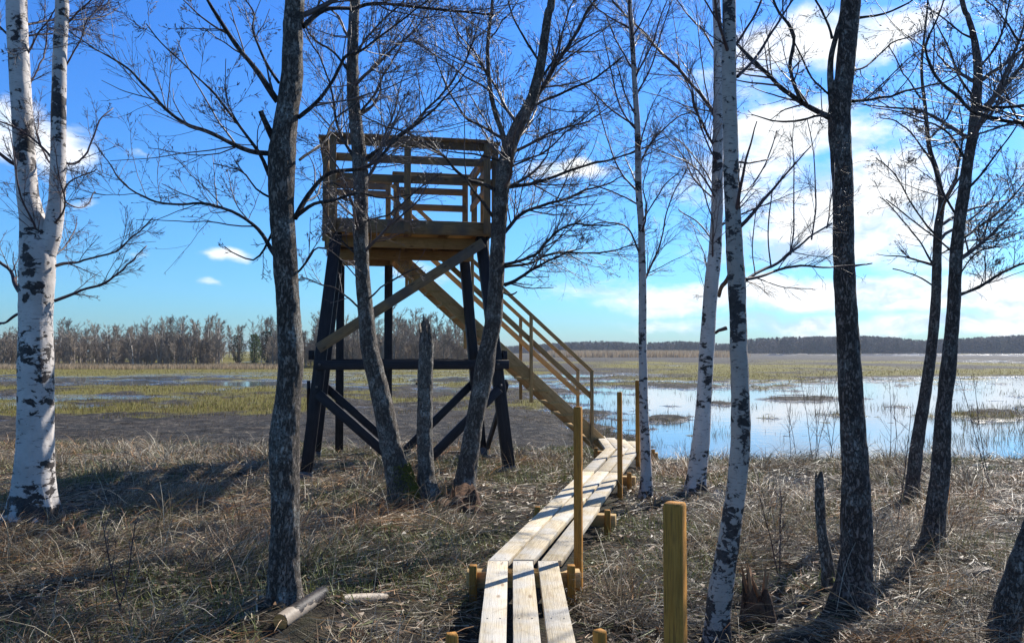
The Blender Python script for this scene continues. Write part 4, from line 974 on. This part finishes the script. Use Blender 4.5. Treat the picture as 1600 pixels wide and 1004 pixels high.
for (y, l, r, z) in ((1.9, .3, .3, .11), (3.42, .22, .22, .11), (5.86, .15, .15, .118), (7.95, .10, .19, .118), (10.33, .10, .17, .118), (12.85, .2, .3, .11)):
    cx = bx(y) + .26; sl = SL if y > 5.9 else 0; n_ = math.hypot(1, sl)
    d_ = np.array([1 / n_, -sl / n_]); a_ = np.array([cx, y]) - d_ * (.26 + l); b_ = np.array([cx, y]) + d_ * (.26 + r)
    wbeam((*a_, z), (*b_, z), .11, .11)
    for q_, s_ in ((a_ + d_ * .05, 1), (b_ - d_ * .07, 1)):
        n2_ = np.array([-d_[1], d_[0]]) * -.085
        wbeam((q_[0] + n2_[0], q_[1] + n2_[1], -.3), (q_[0] + n2_[0], q_[1] + n2_[1], z + .115 * (1 if y > 5 else 1.1)), .055, .055, name='peg', mat='post')
# marker posts
def post(px, pytop, d, size, label, rot=.35, dk=0):
    p = W(px, pytop, d); gz = float(ground(p[0], p[1])); h = p[2] - gz
    base = Vector((p[0], p[1], gz)); c, s_ = math.cos(rot), math.sin(rot)
    r = thing('wooden_post', label, 'post', base, 'posts beside the plank walkway')
    a = size / 2; ch = size * .07; prof = [(-a + ch, -a), (a - ch, -a), (a, -a + ch), (a, a - ch), (a - ch, a), (-a + ch, a), (-a, a - ch), (-a, -a + ch)]
    V = []; lv = [(-.3, 1), (h - .012, 1), (h, .9)]
    # the shaft runs along local X so the grain follows it
    for z, s2 in lv:
        for (x, y) in prof: V.append((z, x * s2, y * s2))
    Fc = [[i * 8 + j, i * 8 + (j + 1) % 8, (i + 1) * 8 + (j + 1) % 8, (i + 1) * 8 + j] for i in range(2) for j in range(8)]
    me = mesh_np('shaft', np.array(V), [np.array(Fc), np.array([[16 + j for j in range(8)]])])
    o = link('shaft', me, M['post'], r)
    X_ = Vector((0, 0, 1)); Y_ = Vector((c, s_, 0)); Z_ = X_.cross(Y_); o.matrix_basis = Matrix((X_, Y_, Z_)).transposed().to_4x4()
post(1054, 785, 3.55, .085, 'thick yellow-brown square post at the front, right of the walkway', -.46)
post(903, 635, 6.02, .056, 'slender square post at the bend on the right edge of the walkway', -.35)
post(968, 612, 9.7, .056, 'thin post halfway along the right edge of the walkway', -.3)
post(996, 594, 12.3, .062, 'farthest post, behind the slim young birch near the stair foot', -.3)
post(937, 984, 4.15, .055, 'short post top just right of the walkway at the bottom edge', .5)
post(706, 989, 4.1, .055, 'short pale post top just left of the walkway at the bottom edge', .3)
# loose boards lying in the grass
def loose(label, p, q, d0, d1, w=.1):
    a = W(*p, d0); b = W(*q, d1)
    for t in (a, b): t[2] = float(ground(t[0], t[1])) + .07
    r = thing('loose_board', label, 'board', a, 'loose boards lying in the grass'); box_part('board', a, b, w, .03, 'oldwood', r, a)
loose('grey board lying in the grass at the foot of the pale birch', (1112, 690), (1140, 697), 13.6, 13.2)
loose('old board lying in the grass near the right edge', (1505, 915), (1545, 915), 6.1, 6.15, .07)

#@@FAR
# ------------------------------------------------------------------ far woods
def bare_tree(seed, h, mintw, white=False, dense=1.):
    """returns V, quads, cols for a leafless tree of height h at origin"""
    global rng; rng = np.random.default_rng(seed)
    P, R = grow(np.zeros((1, 3)), np.array([[0, 0, 1.]]), np.array([h]), np.array([h * .014 + .03]), np.array([mintw]), 10, .04, .08)
    out = [(P, np.maximum(R, mintw), 0)]
    c1 = children(P, R, np.array([h]), 20 * dense, .62, .36, .5, 6, .09, .05, .15, mintw)
    out.append((c1[0], c1[1], 1)); c2 = children(*c1, 6 * dense, .6, .42, .6, 4, .12, .05, .1, mintw * .8); out.append((c2[0], c2[1], 2))
    c3 = children(*c2, 2.4 * dense, .6, .6, .7, 3, .15, .05, .1, mintw * .7); out.append((c3[0], c3[1], 2))
    Vs, Qs, Cs = [], [], []; n = 0
    for P_, R_, lv in out:
        V, q = tubes(P_, R_, 3); Vs.append(V); Qs.append(q + n); n += len(V)
        base = np.array((.22, .185, .14)) if lv else (np.array((.62, .57, .50)) if white else np.array((.20, .17, .14)))
        if lv == 2: base = np.array((.235, .19, .145))
        Cs.append(np.tile(base, (len(V), 1)))
    return np.concatenate(Vs), np.concatenate(Qs), np.concatenate(Cs)
def stampall(name, protos, places, mat, kind='stuff'):
    Vs, Qs, Cs = [], {}, []; n = 0
    for (x, y, z, s_, a, pi, tint) in places:
        V, q, c = protos[pi]; ca, sa = math.cos(a), math.sin(a)
        V2 = np.stack([V[:, 0] * ca - V[:, 1] * sa, V[:, 0] * sa + V[:, 1] * ca, V[:, 2]], -1) * s_ + [x, y, z]
        Vs.append(V2); Qs.setdefault(q.shape[1], []).append(q + n); Cs.append(np.clip(c * tint, 0, 1)); n += len(V)
    me = mesh_np(name, np.concatenate(Vs), [np.concatenate(v) for v in Qs.values()], np.concatenate(Cs))
    o = link(name, me, mat)
    if kind: tag(o, kind=kind)
    return o
protos = [bare_tree(300 + i, 6.5, .028, i % 3 == 0) for i in range(8)]
brush = [bare_tree(330 + i, 2.6, .02, False, 1.0) for i in range(4)]
rng = np.random.default_rng(5)
prof = np.array([(-400, 512), (-60, 520), (0, 519), (40, 518), (100, 506), (150, 507), (200, 513), (250, 503), (300, 501), (345, 505), (400, 499), (440, 498), (520, 494), (580, 496), (620, 493), (670, 499), (712, 503), (735, 520), (760, 540)])
def prof_y(px): return np.interp(px, prof[:, 0], prof[:, 1])
pl = []
for i in range(520):
    px = rng.uniform(-330, 752); d = 114 + rng.gamma(1.6, 12) + 3 * math.sin(px * .02); d = min(d, 175)
    if 335 < px < 425 and rng.random() < .55 and d < 135: continue
    x = (px - 800) / F * d; z = float(ground(x, d)) - .1; top = CZ + (HOR - prof_y(px)) / F * d + rng.normal(0, .35)
    h = (top - z) * rng.uniform(.5, 1.02) * (.8 + .5 * float(fbm2(np.array(x), np.array(d * .3), 7., 2, 8))); pl.append((x, d, z, h / 6.4, rng.uniform(0, 6.28), rng.integers(0, 8), rng.uniform(.7, 1.35)))
stampall('bare_woodland', protos, pl, M['farbark'])
pl = []
for i in range(900):
    px = rng.uniform(-330, 745); d = 111 + rng.uniform(0, 16); x = (px - 800) / F * d
    if 345 < px < 420: continue
    pl.append((x, d, float(ground(x, d)) - .1, rng.uniform(.6, 1.75), rng.uniform(0, 6.28), rng.integers(0, 4), rng.uniform(.8, 1.5)))
stampall('bare_thicket', brush, pl, M['farbark'])
# leafy / needle crowns made of many small faces
def crown_tree(seed, h, w, nleaf, size, c, conic=False):
    global rng; rng = np.random.default_rng(seed); n = nleaf
    t = rng.uniform(.04, 1, n) ** (.8 if conic else 1)
    if conic: rad = (1 - t) * w * (.75 + .35 * np.sin(t * 40)) + .05
    else: rad = w * np.sqrt(np.clip(1 - ((t - .55) / .5) ** 2, 0.03, 1))
    a = rng.uniform(0, 2 * PI, n); r = rad * np.sqrt(rng.uniform(.25, 1, n)) * (.8 + .3 * np.sin(a * 3 + seed + t * 5))
    P = np.stack([r * np.cos(a), r * np.sin(a), t * h], -1); D1 = rng.normal(0, 1, (n, 3)); D1 /= np.linalg.norm(D1, axis=1, keepdims=True); D2 = np.cross(D1, rng.normal(0, 1, (n, 3))); D2 /= np.linalg.norm(D2, axis=1, keepdims=True)
    s_ = size * rng.uniform(.6, 1.3, n)[:, None]; V = np.stack([P - D1 * s_, P + D2 * s_ * .6, P + D1 * s_], 1).reshape(-1, 3); f = np.arange(3 * n).reshape(n, 3)
    col = np.repeat(np.array(c)[None] * rng.uniform(.6, 1.4, n)[:, None], 3, 0)
    return V, f, col
far = [crown_tree(400 + i, 11, 4.6, 300, .8, (.075, .08, .07) if i % 2 else (.12, .10, .09), conic=(i % 3 == 1)) for i in range(6)]
fp = np.array([(740, 541), (800, 541), (880, 536), (940, 534), (1000, 537), (1060, 534), (1100, 536), (1140, 538), (1170, 531), (1240, 528), (1350, 527), (1400, 529), (1440, 533), (1500, 530), (1560, 527), (1620, 525), (2000, 522)])
rng = np.random.default_rng(6); pl = []
for i in range(2600):
    px = rng.uniform(700, 1950); d = 560 + rng.uniform(0, 90); x = (px - 800) / F * d; z = float(ground(x, d)) - .3
    top = CZ + (HOR - np.interp(px, fp[:, 0], fp[:, 1])) / F * d; h = max(top - z, 3) * rng.uniform(.78, 1.10); pl.append((x, d, z, h / 11, rng.uniform(0, 6.28), rng.integers(0, 6), rng.uniform(.7, 1.3)))
stampall('far_forest', far, pl, M['needle'])
# evergreens and greening bushes one can tell apart at the edge of the left wood
def single(name, label, cat, px, d, h, w, c, conic, seed, nl=1500, size=.16, group=None):
    x = (px - 800) / F * d; z = float(ground(x, d)); r = thing(name, label, cat, (x, d, z), group)
    V, f, c_ = crown_tree(seed, h, w, nl, size, c, conic); link('crown', mesh_np('crown', V, [f], c_), M['needle'], r)
    P = np.array([[(0, 0, -.2), (0, 0, h * .5), (0, 0, h * .9)]]); V, q = tubes(P, np.array([[.12, .09, .03]]), 6); g = Geo(); g.add(V, q); g.build('trunk', M['limb'], r)
single('pine_tree', 'dark green pine at the wood edge, right of the gap in the left wood', 'tree', 398, 116, 4.6, 1.0, (.07, .11, .02), False, 501)
single('pine_tree', 'dark green pine at the wood edge, left of the brighter pine', 'tree', 372, 122, 4.4, 1.3, (.035, .05, .025), False, 502)
single('spruce_tree', 'dark evergreen showing just left of the nearest alder trunk', 'tree', 418, 124, 5.0, 1.4, (.03, .042, .025), False, 503)
single('leafing_tree', 'yellow-green tree on the low hill behind the watchtower', 'tree', 716, 128, 3.6, 1.5, (.15, .18, .05), False, 504, 900)
single('bush', 'round brownish bush left of the green slope', 'bush', 325, 114, 3.4, 1.6, (.17, .13, .08), False, 505, 1200, .12)
# green slope inside the wood gap
# air over the marsh
hb = [(-1950, -30, -1.9), (1950, -30, -1.9), (1950, 1750, -1.9), (-1950, 1750, -1.9), (-1950, -30, 22), (1950, -30, 22), (1950, 1750, 22), (-1950, 1750, 22)]
m, nt = mat_new('air'); N = NT(nt); pv = N.n('ShaderNodeVolumePrincipled'); pv.inputs['Density'].default_value = .00028; pv.inputs['Color'].default_value = (.80, .88, 1, 1)
o_ = N.n('ShaderNodeOutputMaterial'); N.l(pv.outputs[0], o_.inputs['Volume'])
tag(link('haze', mesh_np('haze', np.array(hb, float), [np.array([(0, 3, 2, 1), (4, 5, 6, 7), (0, 1, 5, 4), (1, 2, 6, 5), (2, 3, 7, 6), (3, 0, 4, 7)])]), m), kind='stuff')
# ------------------------------------------------------------------ camera, light, sky
cam = bpy.data.cameras.new('camera'); co = bpy.data.objects.new('camera', cam); C.objects.link(co)
co.location = (0, 0, CZ); co.rotation_euler = (PI / 2 + PITCH, 0, 0); cam.sensor_width = 36; cam.lens = 36 * F / 1600; cam.clip_end = 6000; cam.clip_start = .05
bpy.context.scene.camera = co
SAZ, SEL = math.radians(43), math.radians(38)
sd = Vector((math.sin(SAZ) * math.cos(SEL), math.cos(SAZ) * math.cos(SEL), math.sin(SEL)))
sun = bpy.data.lights.new('sun', 'SUN'); sun.energy = 5.0; sun.angle = math.radians(.5); sun.color = (1, .95, .87)
sob = bpy.data.objects.new('sun', sun); C.objects.link(sob); sob.rotation_euler = (-sd).to_track_quat('-Z', 'Y').to_euler()
wd_ = bpy.data.worlds.new('World'); bpy.context.scene.world = wd_; wd_.use_nodes = True; nt = wd_.node_tree; nt.nodes.clear(); N = NT(nt)
sky = N.n('ShaderNodeTexSky', sky_type='NISHITA'); sky.sun_disc = False; sky.sun_elevation = SEL; sky.sun_rotation = SAZ; sky.air_density = 1.0; sky.dust_density = .4; sky.ozone_density = 2.0
tc = N.n('ShaderNodeTexCoord'); v = tc.outputs['Generated']
hs = N.n('ShaderNodeHueSaturation'); hs.inputs['Saturation'].default_value = 1.15; hs.inputs['Value'].default_value = 1.0; N.l(sky.outputs[0], hs.inputs['Color'])
wv = N.vmath('ADD', v, N.vmath('MULTIPLY', N.vmath('SUBTRACT', N.noise(v, 7, 4, .6, col=True), (.5, .5, .5)), (.09, .09, .06)))
blobs = [(1300, 60, 170, 48, 1), (1400, 35, 120, 30, .8), (1170, 130, 90, 60, .55), (1260, 200, 150, 50, .95), (1190, 290, 150, 70, .75), (1380, 300, 150, 80, 1), (1300, 360, 200, 60, .9), (1430, 190, 60, 30, .6), (1120, 330, 120, 60, .4),
         (890, 268, 75, 18, .85), (1250, 455, 330, 34, .9), (1560, 455, 220, 40, .9), (1450, 400, 130, 40, .6), (1120, 480, 200, 18, .6), (1400, 505, 420, 24, .8), (40, 215, 110, 60, .8), (120, 225, 50, 26, .6), (136, 308, 24, 15, .72), (352, 401, 46, 13, .62), (335, 442, 26, 8, .48), (210, 392, 26, 8, .5), (690, 420, 90, 22, .45), (225, 240, 40, 10, .4), (900, 470, 120, 12, .35),
         (1750, 250, 160, 80, .9), (1900, 450, 260, 60, .9), (-200, 300, 150, 50, .8), (1000, 430, 90, 14, .3), (1580, 30, 60, 20, .5)]
acc = None
for (px, py, rx, ry, s_) in blobs:
    p = W(px, py, 1.0) - np.array([0, 0, CZ]); c = p / np.linalg.norm(p); r = np.cross(c, [0, 0, 1]); r /= np.linalg.norm(r); u = np.cross(r, c)
    sc = F * np.linalg.norm(p)
    a = N.vmath('DOT_PRODUCT', wv, tuple(r * sc / rx * .8)); b = N.vmath('DOT_PRODUCT', wv, tuple(u * sc / ry * .8))
    cx = N.n('ShaderNodeCombineXYZ'); N.l(a, cx.inputs[0]); N.l(b, cx.inputs[1]); ln = N.vmath('LENGTH', cx.outputs[0])
    val = N.sstep(ln, 1.35, 0.1, 0, s_)
    acc = val if acc is None else N.math('MAXIMUM', acc, val)
vs = N.scalevec(v, (1, 1, 2.2)); fb = N.noise(vs, 9, 8, .62, .4); fb2 = N.noise(vs, 24, 6, .6)
cov = N.math('ADD', acc, N.math('MULTIPLY', N.math('SUBTRACT', N.math('ADD', N.math('MULTIPLY', fb, .75), N.math('MULTIPLY', fb2, .25)), .5), 1.7))
msk = N.math('MULTIPLY', N.sstep(cov, .28, .82), N.sstep(acc, .02, .2))
cc = N.ramp(N.noise(N.scalevec(wv, (1, 1, 2.5)), 11, 5, .6), [(.38, (4.4, 6.0, 8.2)), (.52, (8.4, 8.7, 9.0))])
sxz = N.n('ShaderNodeSeparateXYZ'); N.l(v, sxz.inputs[0])
tint = N.ramp(sxz.outputs[2], [(.0, (.37, .63, .93)), (.06, (.38, .75, 1.12)), (.15, (.43, .84, 1.30)), (.38, (.40, .84, 1.46)), (.58, (.62, .70, .86)), (1, (.62, .62, .64))])
skc = N.mix(1.0, hs.outputs[0], tint, 'MULTIPLY')
fin = N.mix(msk, skc, cc)
bg = N.n('ShaderNodeBackground'); bg.inputs['Strength'].default_value = .09; N.l(fin, bg.inputs[0]); wo_ = N.n('ShaderNodeOutputWorld'); N.l(bg.outputs[0], wo_.inputs[0])
sc = bpy.context.scene; sc.view_settings.view_transform = 'Standard'; sc.view_settings.look = 'None'; sc.view_settings.gamma = 1; sc.view_settings.exposure = 0.65
sc.cycles.max_bounces = 6; sc.cycles.transparent_max_bounces = 4
